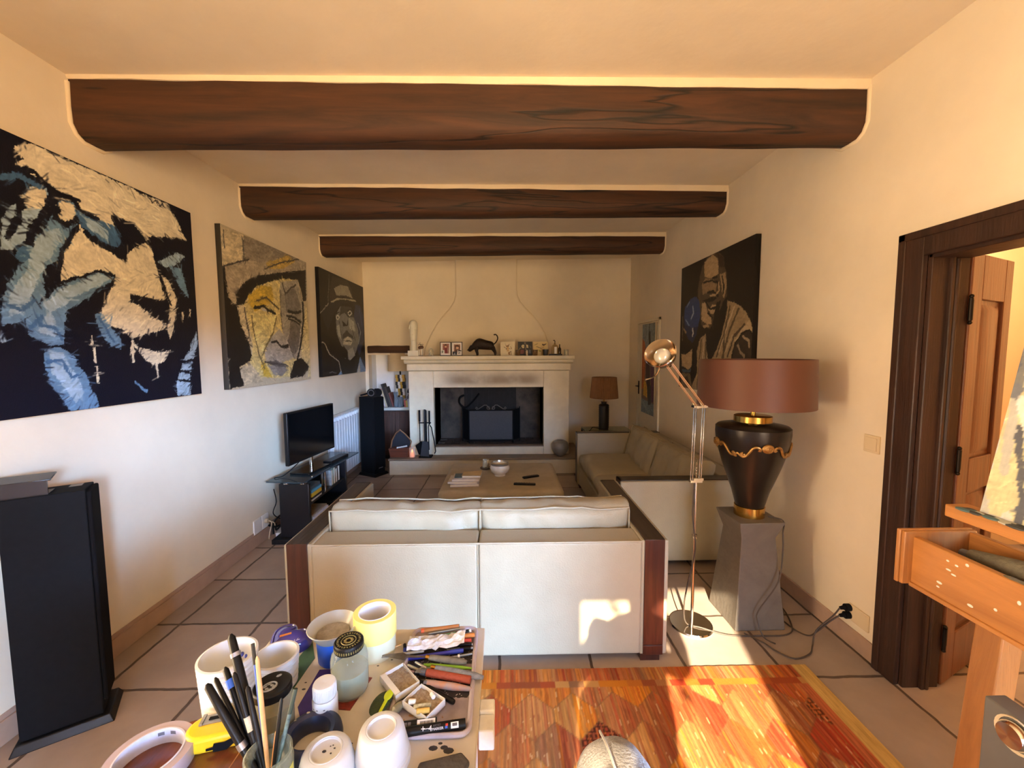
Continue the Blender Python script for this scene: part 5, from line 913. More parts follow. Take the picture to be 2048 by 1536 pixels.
# ------------------------------------------------------------------ kilim rug (woven pattern)
def make_rug():
    x0,x1,y0,y1=-.95,1.52,-.45,1.945; nx=int((x1-x0)/.0055); ny=int((y1-y0)/.0075)
    X,Y=np.meshgrid(np.linspace(x0,x1,nx),np.linspace(y0,y1,ny))
    pal=np.array((.90,.80,.68))*np.array([(176,92,58),(200,130,56),(190,148,88),(150,80,54),(206,164,104),(168,112,74),(170,68,46),(192,108,58),(150,116,90),(212,142,48),(184,136,92),(158,92,62)],float)
    def hsh(a,b,s): 
        n=(a*73856093 ^ b*19349663 ^ s*83492791)&0x7fffffff; n=((n>>7)^n)*2654435761 & 0xffffffff
        return (n>>8)%1000
    cw=.19; rh=.15; Xw=X+.004*(fbm(X*30,Y*30,5)-.5)
    yy=1.83-Y
    rows=np.zeros(X.shape,int); best=np.full(X.shape,9e9); hx=np.zeros(X.shape,int); fx=np.zeros(X.shape)
    # elongated hexagons: offset columns with pointed ends
    for off in (0,1):
        ci=np.floor((Xw-.113+off*cw/2)/cw).astype(int); u=(Xw-.113+off*cw/2)/cw-ci-.5
        r=np.round((yy-off*rh)/(2*rh)).astype(int); v=(yy-off*rh)/(2*rh)-r
        dist=np.abs(v)/(.40-.30*2*np.abs(u)); dist=np.where(np.abs(u)*2>.965,np.maximum(dist,.985),dist)
        m=dist<best; best[m]=dist[m]; rows[m]=(r*2+off)[m]; hx[m]=(ci*2+off)[m]; fx[m]=u[m]
    half=(fx>0).astype(int)
    k=hsh(hx,rows,1); two=hsh(hx,rows,2)>350
    base=pal[(k+half*two*7)%12]
    st=np.floor(Xw/.0085).astype(int)
    sc=pal[hsh(st,rows*3+hx,3)%12]
    w=(hsh(st,rows+hx*5,4)%100)/100.*.55
    col=base*(1-w[...,None])+sc*w[...,None]
    thin=(vnoise(Xw*420,Y*9,2)-.5)
    col*= (1+.34*thin)[...,None]
    lite=(vnoise(Xw*260+rows*7,Y*14,9)>.9); col[lite]=col[lite]*.5+np.array((226,190,140))*.5
    # diamonds in some cells
    dm=(hsh(hx,rows,6)%9==0)&(((np.floor((X+Y)/.02)+np.floor((X-Y)/.02))%2)==0); col[dm]=col[dm]*.55
    # end bands
    b=(Y>1.83); blk=np.floor((X-.02)/.07).astype(int); bc=pal[hsh(blk,blk*0,8)%12]
    mb_=(Y>1.832)&(Y<=1.866); col[mb_]=(bc*.95)[mb_]
    t=(Y>1.866); tc=pal[hsh(np.floor(X/.011).astype(int),blk*0,9)%12]; bl2=pal[hsh(np.floor((X+.03)/.09).astype(int),blk*0,12)%12]
    tcol=(tc*.45+bl2*.55)*(1+.3*thin)[...,None]; col[t]=tcol[t]
    e=(best>.945)&(Y<=1.83); col[e]=col[e]*.55+np.array((150,110,66))*.35
    s=X>1.445; col[s]=np.array((186,150,84))*(1+.25*thin[s])[...,None]
    s=(X>1.395)&(X<=1.445)&(Y<1.83); col[s]=np.array((168,92,54))*(1+.3*thin[s])[...,None]
    wave=.0035*(fbm(X*6,Y*6,4)-.5)+.0012*np.sin(X*520)
    o=grid_mesh('kilim_rug',x1-x0,y1-y0,np.clip(col,10,245),.009,paint_mat('woven_wool',.95,.5,(240,60,60),.1),(150,100,70),vertical=False,wave=np.abs(wave))
    o.location=(x0,y0,.0005); tag(o,'orange and red patchwork kilim rug with pointed woven cells on the tiled floor','rug')
make_rug()
# ------------------------------------------------------------------ painter's table
TZ=.80
d=thing('painting_table','white paint-stained painter table crowded with brushes and jars in the foreground','table',(0,0,0))
WT=M('stained_white_tabletop',(208,200,184),.55,var=.10,vs=6,bump=.1,bs=40)
MB().box(-.662,-.062,.22,1.14,TZ-.02,TZ).build('tabletop',WT,d,rot=None,bevel=.003)
MB().box(-.64,-.085,.25,1.10,.12,TZ-.02).build('body',M('white_cabinet_side',(232,226,212),.5,var=.05,vs=8),d,bevel=.004)
for x in (-.62,-.13):
    for y in (.27,1.05): MB().box(x,x+.035,y,y+.035,0,.12).build('leg',_mats['white_cabinet_side'],d)
for z in (.16,.46): MB().box(-.62,-.11,1.10,1.112,z,z+.28).build('drawer',_mats['white_cabinet_side'],d,bevel=.003)
MB().box(-.062,-.028,.83,.872,.735,.782).box(-.062,-.028,.872,.905,.762,.79).box(-.062,-.034,.872,.9,.74,.762).build('side_clip',M('white_block_paint',(236,236,234),.6,var=.08,vs=40),d,bevel=.003)
gs=M('green_stripe_paint',(66,100,78),.5,var=.15,vs=40); ps=M('violet_stripe_paint',(62,46,124),.5,var=.2,vs=40)
MB().prism([(-.541,1.096),(-.553,.99),(-.565,.86),(-.51,.86),(-.509,.947),(-.505,1.03)][::1],TZ-.001,TZ+.0012).build('green_stripe',gs,d)
MB().prism([(-.474,.989),(-.474,.879),(-.44,.83),(-.395,.83),(-.395,.99)],TZ-.001,TZ+.0012).build('violet_stripe',ps,d)
for x,y,r in ((-.15,.776,.006),(-.128,.777,.005),(-.137,.786,.003),(-.118,.77,.007),(-.33,1.0,.002),(-.3,1.02,.002),(-.32,.79,.002),(-.49,.95,.002),(-.485,.93,.003),(-.25,.77,.002)): MB().ball((x,y,TZ),(r*1.6,r,.0008),8,4).build('paint_spot',M('dark_paint_spots',(56,56,60),.4),d)
BZ_=.814
d=thing('wooden_board','reddish-brown varnished wooden board on the left of the white table','board',(0,0,0))
MB().prism([(-.80,.30),(-.40,.30),(-.447,.67),(-.482,.750),(-.50,.842),(-.671,.840),(-.714,.82),(-.738,.77)],TZ+.0015,BZ_).build('board',wood_material('varnished_red_wood',(74,36,20),(116,62,36),.25,1,1.2,coat=.3),d,bevel=.004)
MB().box(-.53,-.528,.45,.82,BZ_,BZ_+.0006).box(-.51,-.508,.45,.72,BZ_,BZ_+.0006).build('inlay',M('pale_inlay',(166,110,70),.4),d)
PL=M('white_plastic',(214,216,218),.35,spec=.5,var=.02,vs=30)
PLI=M('white_plastic_inner',(226,224,224),.4)
def cups_stack(loc,r0,r1,h,n,label,stain=None):
    d=thing('plastic_cup_stack',label,'cups',loc,0,'white ribbed plastic cups')
    pr=[(0,0),(r0*.96,0)]
    for i in range(n):
        z=h*i/n; r=r0+(r1-r0)*i/n; pr += [(r-.001,z+.0005),(r+.0035,z+h/n*.25),(r+.0035,z+h/n*.7),(r-.001,z+h/n*.9)]
    pr += [(r1+.003,h-.004),(r1+.003,h),(r1-.002,h+.001),(r1-.005,h-.004),(r1-.006,h-.03),(r0*.8,h-.055),(0,h-.055)]
    MB().lathe(pr,n=48).build('cup_wall',PL,d)
    if stain: 
        mb=MB()
        for a,rr,s in stain: mb.ball((rr*cos(R(a)),rr*sin(R(a)),h-.054),(s*1.8,s,.001),10,5)
        mb.build('dried_paint',M('ochre_paint',(166,140,60),.5),d)
    return d
c1=cups_stack((-.628,.886,TZ+.0005),.049,.056,.125,10,'taller stack of ribbed white plastic cups on the brown board')
MB().ball((.05,-.028,.145),(.004,.006,.005),8,6).ball((.053,-.02,.135),(.003,.004,.004),8,6).build('blue_spots',M('blue_paint',(60,70,150),.4),c1)
cups_stack((-.555,.945,TZ+.0015),.041,.047,.076,6,'shorter stack of ribbed white cups with ochre paint inside, behind the dark-lidded jar',[(230,.025,.008),(250,.018,.006),(215,.03,.005)])
def jar(loc,r,h,lidr,content,level,label,lid_deco,seed):
    d=thing('glass_jar',label,'jar',loc,R(seed*20),'screw-top glass jars')
    MB().lathe([(0,0),(r*.88,0),(r*.97,.006),(r,.02),(r,h*.66),(r*.93,h*.76),(lidr*.95,h*.84),(lidr*.95,h*.97)],n=40).build('glass',glassy('greenish_jar_glass',(196,206,196),.07,.04),d)
    MB().lathe([(0,.003),(r*.86,.003),(r*.95,.008),(r*.965,.02),(r*.965,level),(0,level)],n=36).build('contents',content,d)
    MB().lathe([(lidr,h*.84),(lidr*1.02,h*.85),(lidr*1.02,h*.975),(lidr*.97,h*.995),(lidr*.93,h),(lidr*.9,h*.993),(0,h*.993)],n=48).build('lid',BLACK,d)
    mb=MB()
    if lid_deco==0:
        for k in range(26): mb.obox((lidr*.76*cos(k*2*pi/26),lidr*.76*sin(k*2*pi/26),h*.993+.0004),(.0045,.0022 if k%3 else .0035,.0006),(0,0,k*2*pi/26+(.4 if k%2 else -.3)))
        mb.tube([(lidr*.5*cos(t),lidr*.5*sin(t),h*.993) for t in [j*2*pi/30 for j in range(30)]],.0012,5,closed=True)
        for k in range(9): mb.ball((lidr*.25*cos(k*.7),lidr*.25*sin(k*.7),h*.993),(.004,.003,.0008),6,4)
        for k in range(40): mb.obox((lidr*1.021*cos(k*2*pi/40),lidr*1.021*sin(k*2*pi/40),h*.9),(.0008,.0025,.006),(0,0,k*2*pi/40))
        mb.build('lid_print',M('dull_gold_print',(134,122,74),.5,.3),d)
    else:
        mb.tube([(lidr*.38*cos(t)-.006,lidr*.3*sin(t)-.004,h*.993) for t in [j*2*pi/24 for j in range(24)]],.002,5,closed=True)
        for k in range(12): mb.ball((lidr*(.15+.05*(k%3))*cos(k*1.1)-.006,lidr*.2*sin(k*1.1)-.004,h*.993),(.0035,.002,.0007),6,4)
        mb.ball((lidr*.45,lidr*.45,h*.993),(.006,.004,.001),6,4)
        mb.build('lid_print',M('silver_print',(150,154,156),.3,.4),d)
    return d
jar((-.372,.925,TZ+.002),.042,.124,.0325,M('cloudy_turpentine',(176,172,146),.5,var=.12,vs=30),.056,'large lidded glass jar with cloudy pale liquid on a red card',0,1)
jar((-.490,.815,TZ+.0005),.039,.112,.0365,M('ochre_turpentine',(150,124,66),.45,var=.25,vs=25),.068,'smaller lidded glass jar with ochre liquid beside the brush jar',1,2)
d=thing('water_cup','clear flared plastic cup with blue lower half behind the dark-lidded jars','cup',(-.452,1.025,TZ+.0015))
MB().lathe([(0,0),(.034,0),(.038,.006),(.041,.062),(.041,.064),(0,.064)],n=36).build('blue_base',M('bright_blue_plastic',(46,98,206),.3),d)
MB().lathe([(.0415,.064),(.047,.072),(.060,.092),(.062,.094),(.0605,.096),(.058,.092),(.045,.074),(.039,.066)],n=40).build('clear_rim',glassy('milky_clear_plastic',(204,202,192),.38,.2),d)
MB().lathe([(0,.066),(.036,.066),(.04,.074),(0,.075)],n=24).build('grey_residue',M('grey_residue',(140,132,124),.6,var=.3,vs=60),d)
d=thing('tape_roll','pale cream tape roll lying under the yellow masking tape','tape',(-.352,1.055,TZ),0,'rolls of tape')
MB().lathe([(.052,0),(.052,.05),(.036,.05),(.036,0),(.052,0)],n=48).build('tape',M('pale_masking_tape',(226,222,190),.6,var=.03,vs=40),d)
d=thing('tape_roll','yellow masking tape roll with white core on top of the cream roll','tape',(-.352,1.055,TZ+.05),0,'rolls of tape')
MB().lathe([(.054,.0),(.055,.001),(.055,.061),(.054,.062),(.042,.062),(.042,0),(.054,0)],n=56).build('tape',M('yellow_masking_tape',(238,220,128),.6,var=.03,vs=40),d)
MB().lathe([(.042,0),(.042,.0625),(.0395,.0625),(.0395,0),(.042,0)],n=48).build('core',M('white_card_core',(226,226,230),.8),d)
d=thing('tape_roll','wide clear packing tape roll with pale card core at the lower left corner','tape',(-.680,.735,BZ_),R(20),'rolls of tape')
MB().lathe([(.0555,0),(.070,0),(.0705,.001),(.0705,.029),(.070,.03),(.0555,.03),(.0555,0)],n=64).build('tape',M('clear_lilac_tape',(172,156,160),.25,spec=.6),d)
MB().lathe([(.0555,0),(.0555,.031),(.0525,.031),(.0525,0),(.0555,0)],n=64).build('core',M('card_core_inside',(190,188,200),.7,var=.1,vs=40),d)
mb=MB()
for a in (60,84): mb.add([(.0521*cos(R(a+t)),.0521*sin(R(a+t)),z) for t in (0,6,12) for z in (.018,.025)],[(0,2,3,1),(2,4,5,3)])
mb.build('core_print',M('grey_print',(96,92,98),.6),d)
d=thing('dark_blue_ring','thick dark blue rounded ring lying behind the upturned white cups','ring',(-.398,.782,TZ))
MB().lathe([(.034,.004),(.036,0),(.052,0),(.058,.006),(.061,.018),(.059,.03),(.052,.037),(.045,.039),(.038,.035),(.034,.025),(.034,.004)],n=48).build('band',M('navy_rubber',(34,44,74),.35,var=.25,vs=30),d)
mb=MB()
for a,z in ((150,.036),(156,.035),(120,.037),(100,.036)): mb.ball((.048*cos(R(a)),.048*sin(R(a)),z+.001),(.004,.003,.0015),8,5)
mb.build('paint_drops',M('pale_paint',(206,206,196),.5),d)
d=thing('pill_bottle','small white screw-cap bottle with red-marked label beside the large jar','bottle',(-.397,.848,TZ+.0015))
MB().lathe([(0,0),(.024,0),(.026,.003),(.026,.05),(.024,.054),(0,.054)],n=32).build('body',PL,d)
pr=[(0,.055)]; mb=MB().lathe([(0,.055),(.0235,.055),(.0235,.082),(.022,.085),(.017,.086),(0,.084)],n=32)
for k in range(32): mb.obox((.0238*cos(k*pi/16),.0238*sin(k*pi/16),.068),(.001,.0018,.022),(0,0,k*pi/16))
mb.build('cap',PL,d)
def wrap(r,a0,a1,z0,z1,n=10): 
    vs=[];
    for i in range(n+1):
        a=R(a0+(a1-a0)*i/n); vs += [(r*cos(a),r*sin(a),z0),(r*cos(a),r*sin(a),z1)]
    return vs,[(2*i,2*i+2,2*i+3,2*i+1) for i in range(n)]
MB().add(*wrap(.0264,-70,-20,.004,.018)).build('red_mark',M('red_print',(196,60,56),.5),d)
mb=MB()
for k,(a,z) in enumerate(((-130,.04),(-120,.036),(-108,.04),(-130,.03),(-118,.026),(-75,.04),(-62,.036))): mb.add(*wrap(.0263,a,a+8,z,z+.0025,3))
mb.build('label_lines',M('grey_print',(96,92,98),.6),d)
def upturned(loc,r0,r1,h,label,mark):
    d=thing('plastic_pot',label,'pot',loc,0,'upturned white plastic pots')
    MB().lathe([(r0,0),(r0+.002,.002),(r0+.002,.012),(r0-.002,.014),(r0-.004,.02),(r0-.001,.024),(r1+.004,h*.8),(r1+.003,h*.88),(r1,h*.97),(r1-.003,h),(r1*.74,h+.001),(r1*.66,h-.002),(r1*.62,h-.004),(0,h-.004)],n=56).build('wall',PL,d)
    MB().tube([(r1*.68*cos(j*2*pi/40),r1*.68*sin(j*2*pi/40),h) for j in range(40)],.0018,6,closed=True).build('foot_ring',PL,d)
    if mark:
        mb=MB(); 
        for x,y,s in ((-.004,.0,.004),(.004,.010,.0015),(.008,.012,.0015),(.013,.006,.002),(.01,-.004,.002)): mb.ball((x,y,h-.003),(s,s*.8,.0008),6,4)
        mb.build('moulded_mark',M('dark_paint_spots',(56,56,60),.4),d)
upturned((-.34,.722,TZ),.052,.041,.057,'upturned white plastic pot with dark marks on its base at the bottom edge',True)
upturned((-.245,.752,TZ),.052,.040,.071,'clean upturned white plastic pot touching the black markers',False)
# purple heart box
d=thing('heart_box','glossy violet heart-shaped plastic box with an orange sliver at the table corner','box',(-.598,1.075,TZ),R(-25))
VP=M('violet_gloss_plastic',(64,58,150),.12,spec=.6,coat=.4)
ht=[]
for k in range(48):
    t=2*pi*k/48; ht.append((.0040*16*sin(t)**3*.92,.0040*(13*cos(t)-5*cos(2*t)-2*cos(3*t)-cos(4*t))*1.0))
mb=MB(); n=48; vs=[]
for s,z in ((.96,0),(1,.006),(1,.022),(.93,.030),(.80,.033),(.76,.031),(.6,.036),(.3,.041)): vs += [(x*s,y*s+(1-s)*.0,z) for x,y in ht]
mb.add(vs,[(a*n+j,a*n+(j+1)%n,(a+1)*n+(j+1)%n,(a+1)*n+j) for a in range(7) for j in range(n)]+[tuple(range(n-1,-1,-1)),tuple(range(7*n,8*n))]); mb.build('shell',VP,d,smooth=50)
MB().obox((.004,-.008,.040),(.028,.008,.003),(0,0,.9)).build('orange_sliver',M('orange_plastic',(206,130,60),.4),d)
text('lettering','Allianz',.024,M('pale_violet_print',(170,166,220),.4),d,(.012,-.052,.0335),(0,0,R(58)),.0006)
# yellow tool
d=thing('tape_measure','yellow utility tool with a grey metal plate and black tape patch on the brown board','tool',(-.580,.795,BZ_),R(14))
mb=MB(); out=[]
for x,y in arc(-.035,0,.032,90,270,10)+[(.07,-.030),(.075,.028)]: out.append((x,y))
mb.prism(out[::1],0,.034); mb.build('body',M('bright_yellow_plastic',(240,192,32),.35),d,bevel=.008,seg=3)
MB().box(-.045,.03,.002,.024,.033,.037).box(-.045,-.038,.0,.026,.034,.039).build('metal_plate',M('dull_metal',(150,146,136),.35,.7,var=.2,vs=40),d,bevel=.001)
MB().box(-.03,-.008,.009,.016,.037,.0385).build('slot',BLACKM,d)
MB().add([(-.02,-.0335,.008),(-.008,-.0335,.008),(-.008,-.0335,.003),(.016,-.0335,.003),(.03,-.0325,.014),(.045,-.0325,.028),(.03,-.0325,.026),(.012,-.0335,.02),(-.006,-.0335,.021),(-.008,-.0335,.014),(-.02,-.0335,.013)],[(0,1,2,3,4,5,6,7,8,9,10)]).build('black_patch',BLACKM,d)
# brush jar and brushes
BJ=(-.428,.690)
d=thing('brush_jar','open glass jar holding the bundle of long black brushes at the bottom edge','jar',(BJ[0],BJ[1],BZ_))
MB().lathe([(0,0),(.036,0),(.04,.006),(.04,.055),(.037,.063),(.036,.068),(.039,.070),(.039,.074),(.036,.076),(.034,.072),(.034,.063),(.037,.055),(.037,.008),(0,.006)],n=36).build('glass',glassy('greenish_jar_glass',(196,206,196),.07,.04),d)
MB().add(*wrap(.0405,-60,10,.01,.05)).build('label',M('yellow_green_label',(206,206,110),.6,var=.2,vs=40),d)
def brush(tip,label,r=.006,col=BLACK,band=None,foot=None,name='paint_brush'):
    b=Vector(foot if foot else (BJ[0]+(tip[0]-BJ[0])*.12,BJ[1]+(tip[1]-BJ[1])*.12,BZ_+.012)); t=Vector(tip)
    d=thing(name,label,'brush',tuple(b),0,'brushes standing in the open jar'); v=t-b
    f=lambda k: tuple(v*k)
    MB().tube([f(0),f(.3),f(.7),f(.97),f(1)],[r*.7,r*1.0,r,r*.85,r*.3],10).build('handle',col,d)
    if band: MB().tube([f(band[0]),f(band[1])],[r*1.12,r*1.12],10,caps=True).build('band',band[2],d)
    return d
BLB=M('blue_tape_band',(64,110,206),.4); WHB=M('worn_white_band',(206,200,180),.6,var=.3,vs=80); SVB=M('silver_band',(170,170,176),.3,.8)
def at_(p,Y,Y0): k=Y/Y0; return (p[0]*k,Y,1.6+(p[2]-1.6)*k)
brush(at_((-.583,.76,.961),.735,.76),'lowest leaning thick black brush, farthest left in the jar',.0075,BLACK,(.33,.39,SVB))
brush(at_((-.566,.76,.974),.76,.76),'thin black brush second from the left in the jar',.005,BLACK)
brush(at_((-.546,.76,.995),.78,.76),'black brush with a blue band third from the left in the jar',.0065,BLACK,(.80,.88,BLB))
brush(at_((-.531,.76,1.062),.80,.76),'longest thick black brush rising highest over the white cups',.0085,BLACK,(.83,.86,SVB))
brush(at_((-.529,.76,.984),.745,.76),'black brush with a worn white band in the middle of the bundle',.0055,BLACK,(.45,.58,WHB))
brush(at_((-.505,.76,.955),.74,.76),'short black brush almost upright behind the bamboo-coloured one',.0055,BLACK)
brush(at_((-.49,.76,1.042),.76,.76),'slim brush with blue shaft and dark bristle tip pointing up',.003,M('blue_shaft',(70,104,190),.35),(.84,1.0,M('dark_bristle',(50,48,40),.8)))
brush(at_((-.483,.76,1.016),.745,.76),'pale natural wooden stick standing in the brush jar',.0042,M('pale_wood_stick',(222,178,124),.6,var=.15,vs=40))
brush(at_((-.440,.76,.929),.72,.76),'short slim black brush at the right of the jar',.0035,BLACK)
brush(at_((-.412,.76,.948),.74,.76),'brush with a chipped turquoise shaft leaning right in the jar',.0036,M('chipped_turquoise',(120,150,156),.5,rgb2=(44,60,58),vs=60),(.72,1.0,M('dark_green_shaft',(44,62,56),.4)))
brush(at_((-.452,.76,.862),.715,.76),'short orange-brown stick leaning in the mouth of the jar',.0035,M('orange_wood',(196,124,60),.5))
# red card
tag(MB().prism([(-.404,.874),(-.352,.868),(-.332,.960),(-.384,.968)],0,.0018).build('printed_card',M('red_printed_card',(150,60,46),.35,rgb2=(70,30,30),vs=40),loc=(0,0,TZ)),'small dark red printed card under the large glass jar','card')
# plastic tray with paint
def make_tray():
    W,H=.176,.333; nx,ny=150,260
    X,Y=np.meshgrid(np.linspace(0,1,nx),np.linspace(0,1,ny))
    col=np.zeros(X.shape+(3,)); col[:]=(150,138,142); wv=Y+(fbm(X*7,Y*9,3)-.5)*.03
    col*= (1+.2*(fbm(X*9,Y*14,8)-.5))[...,None]
    dk=((wv>.28)&(wv<.47))|((wv>.47)&(wv<.76)&(X<.42))|((wv>.60)&(wv<.765)); col[dk]=(44,38,36)
    dk2=(wv>.765)&(wv<.80); col[dk2]=(52,46,44)
    sp=(fbm(X*42,Y*70,15,2)>.78)&dk; col[sp]=(206,200,190)
    rust=(fbm(X*12,Y*20,25)>.74)&(wv<.2); col[rust]=(140,104,66)
    o=grid_mesh('tray_floor',W-.008,H-.008,np.clip(col,5,245),.003,paint_mat('tray_paint',.4,.2,(90,90,90),.4),(170,160,166),vertical=False)
    d=thing('plastic_tray','lilac-grey plastic tray smeared with dark paint holding pens and knives','tray',(-.256,.795,TZ),R(1))
    o.parent=d; o.location=(.004,.004,.0005)
    pts=[]
    for cx,cy,a in ((W-.02,.02,-90),(W-.02,H-.02,0),(.02,H-.02,90),(.02,.02,180)): pts += [(x,y,.006) for x,y in arc(cx,cy,.02,a,a+90,6)]
    MB().tube(pts,.0055,8,closed=True).build('rim',M('lilac_plastic',(186,176,186),.4,var=.1,vs=20),d)
make_tray()
def pen(a,b,r,mat,label,name='pen',cat='pen',parts=(),taper=None,group='pens and brushes piled in the tray'):
    a=Vector(a); b=Vector(b); v=b-a; d=thing(name,label,cat,tuple(a),0,group)
    rr=taper or [(0,r*.8),(.03,r),(.97,r),(1,r*.85)]
    MB().tube([tuple(v*k) for k,_ in rr],[q for _,q in rr],10).build('shaft',mat,d)
    for (nm,k0,k1,q0,q1,m) in parts: MB().tube([tuple(v*k0),tuple(v*k1)],[q0,q1],10).build(nm,m,d)
    return d
t0=TZ+.006
ORW=M('orange_pencil_wood',(176,112,56),.4,var=.15,vs=50)
pen((-.234,1.085,.832),(-.132,1.100,.834),.0055,ORW,'brown pencil with a bright orange end at the back of the tray',parts=(('tip',-.02,.06,.0056,.0058,M('orange_plastic_end',(224,96,50),.4)),('ferrule',.86,1.0,.005,.005,M('dark_steel',(60,60,64),.3,.7))))
pen((-.215,1.078,.828),(-.13,1.092,.832),.0035,M('steel_shaft',(150,156,160),.3,.7),'thin steel pen lying across the brown pencil')
pen((-.191,1.077,.820),(-.100,1.092,.826),.004,M('teal_enamel',(96,150,130),.4),'green-banded pen with a white bead end in the tray',parts=(('grip',.55,.95,.0042,.004,BLACK),('bead',.95,1.02,.004,.004,WHITE)))
pen((-.183,1.078,.812),(-.088,1.085,.818),.0055,M('orange_lacquer',(206,130,60),.4),'thick orange brush handle in the tray under the green pen')
pen((-.169,1.070,.8105),(-.096,1.072,.8125),.0045,M('red_brown_lacquer',(150,62,40),.35),'red-brown pen with a scarlet end in the tray',parts=(('end',.72,1.0,.0047,.0047,M('scarlet_plastic',(210,70,50),.4)),))
pen((-.16,1.058,.808),(-.094,1.060,.809),.0035,BLACK,'black pen sticking out right of the crumpled paper, upper one',parts=(('tip',.94,1.03,.0025,.0025,WHITE),))
pen((-.16,1.043,.8075),(-.09,1.047,.8085),.0038,M('steel_shaft',(150,156,160),.3,.7),'metal-capped black pen sticking out right of the crumpled paper, lower one',parts=(('cap',.5,.92,.0042,.0042,BLACK),('tip',.92,1.0,.003,.003,WHITE)))
pen((-.272,1.048,.807),(-.262,1.016,.807),.006,M('blue_cap_plastic',(50,64,160),.35),'small blue-capped black pen standing left of the crumpled paper in the tray',parts=(('grip',-.55,.1,.0045,.005,BLACK),))
pen((-.255,1.012,.808),(-.114,1.033,.813),.0055,M('dark_blue_barrel',(52,52,150),.3),'long dark blue pen in front of the crumpled paper',parts=(('clip',.75,.98,.0058,.0056,M('blue_cap_plastic',(50,64,160),.35)),))
pen((-.15,1.012,.808),(-.09,1.024,.810),.003,M('steel_shaft',(150,156,160),.3,.7),'thin steel needle pen with a white bead right of the blue pen',parts=(('bead',.38,.46,.0045,.0045,WHITE),))
pen((-.33,1.014,.813),(-.217,1.026,.818),.0035,M('grey_wood_shaft',(150,140,120),.5,var=.3,vs=60),'long grey-white brush reaching left out of the tray',parts=(('hair',-.03,.18,.0012,.0035,M('pale_bristle',(190,190,186),.7)),))
pen((-.362,1.028,.804),(-.285,1.060,.812),.0022,M('pale_wood_stick',(222,178,124),.6),'very thin pale brush lying left of the tray',parts=(('hair',-.25,.1,.0006,.0022,M('grey_bristle',(120,120,116),.7)),))
def knife(a,b,c,label,hm,bm_):
    d=thing('palette_knife',label,'palette knife',tuple(a),0,'palette knives in the tray'); a=Vector(a); v=Vector(b)-a; w=Vector(c)-a
    MB().tube([tuple(v*k) for k in (0,.1,.5,.85,1)],[.004,.0075,.0095,.009,.005],12,flat=.8).build('handle',hm,d)
    u=w.normalized(); s=Vector((-u.y,u.x,0)); L=w.length
    P=[u*.0+s*.003,u*L*.45+s*.004,u*L*.5+s*.013,u*L+s*.002,u*L-s*.002,u*L*.55-s*.012,u*L*.45-s*.004,-s*.003]
    MB().add([tuple(p+Vector((0,0,.001))) for p in P]+[tuple(p) for p in P],[tuple(range(8)),tuple(range(15,7,-1))]+[(i,(i+1)%8,8+(i+1)%8,8+i) for i in range(8)]).build('blade',bm_,d)
    MB().tube([tuple(v*-.03),tuple(v*.06)],.0055,10).build('ferrule',BRASS,d)
GW=M('grey_worn_wood',(120,116,106),.6,var=.3,vs=60); STL=M('stained_steel',(120,108,98),.35,.7,var=.3,vs=50)
knife((-.205,1.004,.818),(-.102,.989,.814),(-.322,1.012,.818),'palette knife with grey wooden handle and trowel blade pointing left',GW,STL)
GPN=M('paint_caked_grey',(128,134,146),.6,var=.3,vs=70,bump=.3,bs=200)
knife((-.185,.972,.816),(-.057,.940,.8125),(-.225,.954,.818),'paint-caked grey palette knife overhanging the right table edge',GPN,M('bright_blade',(196,196,194),.25,.8))
pen((-.211,.990,.8085),(-.080,.974,.8085),.004,M('lime_green_plastic',(130,180,60),.35),'lime green pointed stick lying across the tray',taper=[(0,.003),(.15,.005),(.75,.0045),(1,.001)])
pen((-.25,.985,.812),(-.205,.96,.812),.004,M('bright_blade',(196,196,194),.25,.8),'bright steel ferrule brush lying near the middle of the tray, left one')
pen((-.232,.99,.8155),(-.20,.97,.8155),.0035,M('bright_blade',(196,196,194),.25,.8),'bright steel ferrule brush lying near the middle of the tray, right one')
pen((-.285,.982,.8035),(-.23,.972,.8045),.0028,M('pinkish_wood',(176,136,116),.5),'short pinkish brush handle left of the steel ferrules',parts=(('hair',1.0,1.5,.003,.004,M('dark_bristle',(50,48,40),.8)),))
pen((-.197,.957,.8145),(-.087,.931,.8145),.009,M('terracotta_pastel',(158,72,50),.75,var=.15,vs=70,bump=.3,bs=150),'thick terracotta pastel stick in the tray',name='pastel_stick',cat='pastel',taper=[(0,.008),(.02,.009),(.98,.009),(1,.0085)])
pen((-.212,.962,.8135),(-.198,.957,.8135),.008,M('grey_caked_end',(92,90,94),.7,var=.3,vs=70),'grey paint-caked stub at the left end of the terracotta pastel',name='pastel_stub',cat='pastel')
pen((-.197,.937,.8085),(-.17,.934,.8085),.0042,M('ivory_chalk',(214,204,176),.8),'small ivory chalk stick below the terracotta pastel',name='chalk_stick',cat='chalk')
FT=M('flesh_smeared_tube',(190,136,104),.5,rgb2=(150,150,160),vs=38)
pen((-.19,.928,.811),(-.082,.910,.8095),.007,FT,'flesh-coloured smeared paint tube in the tray',name='paint_tube',cat='paint tube',taper=[(0,.008),(.6,.0085),(.95,.005),(1,.002)],parts=(('cap',-.08,.0,.006,.007,GPN),))
pen((-.21,.935,.808),(-.12,.876,.808),.006,BLACK,'black marker pen lying diagonally right of the two sample boxes',name='marker_pen',cat='marker')
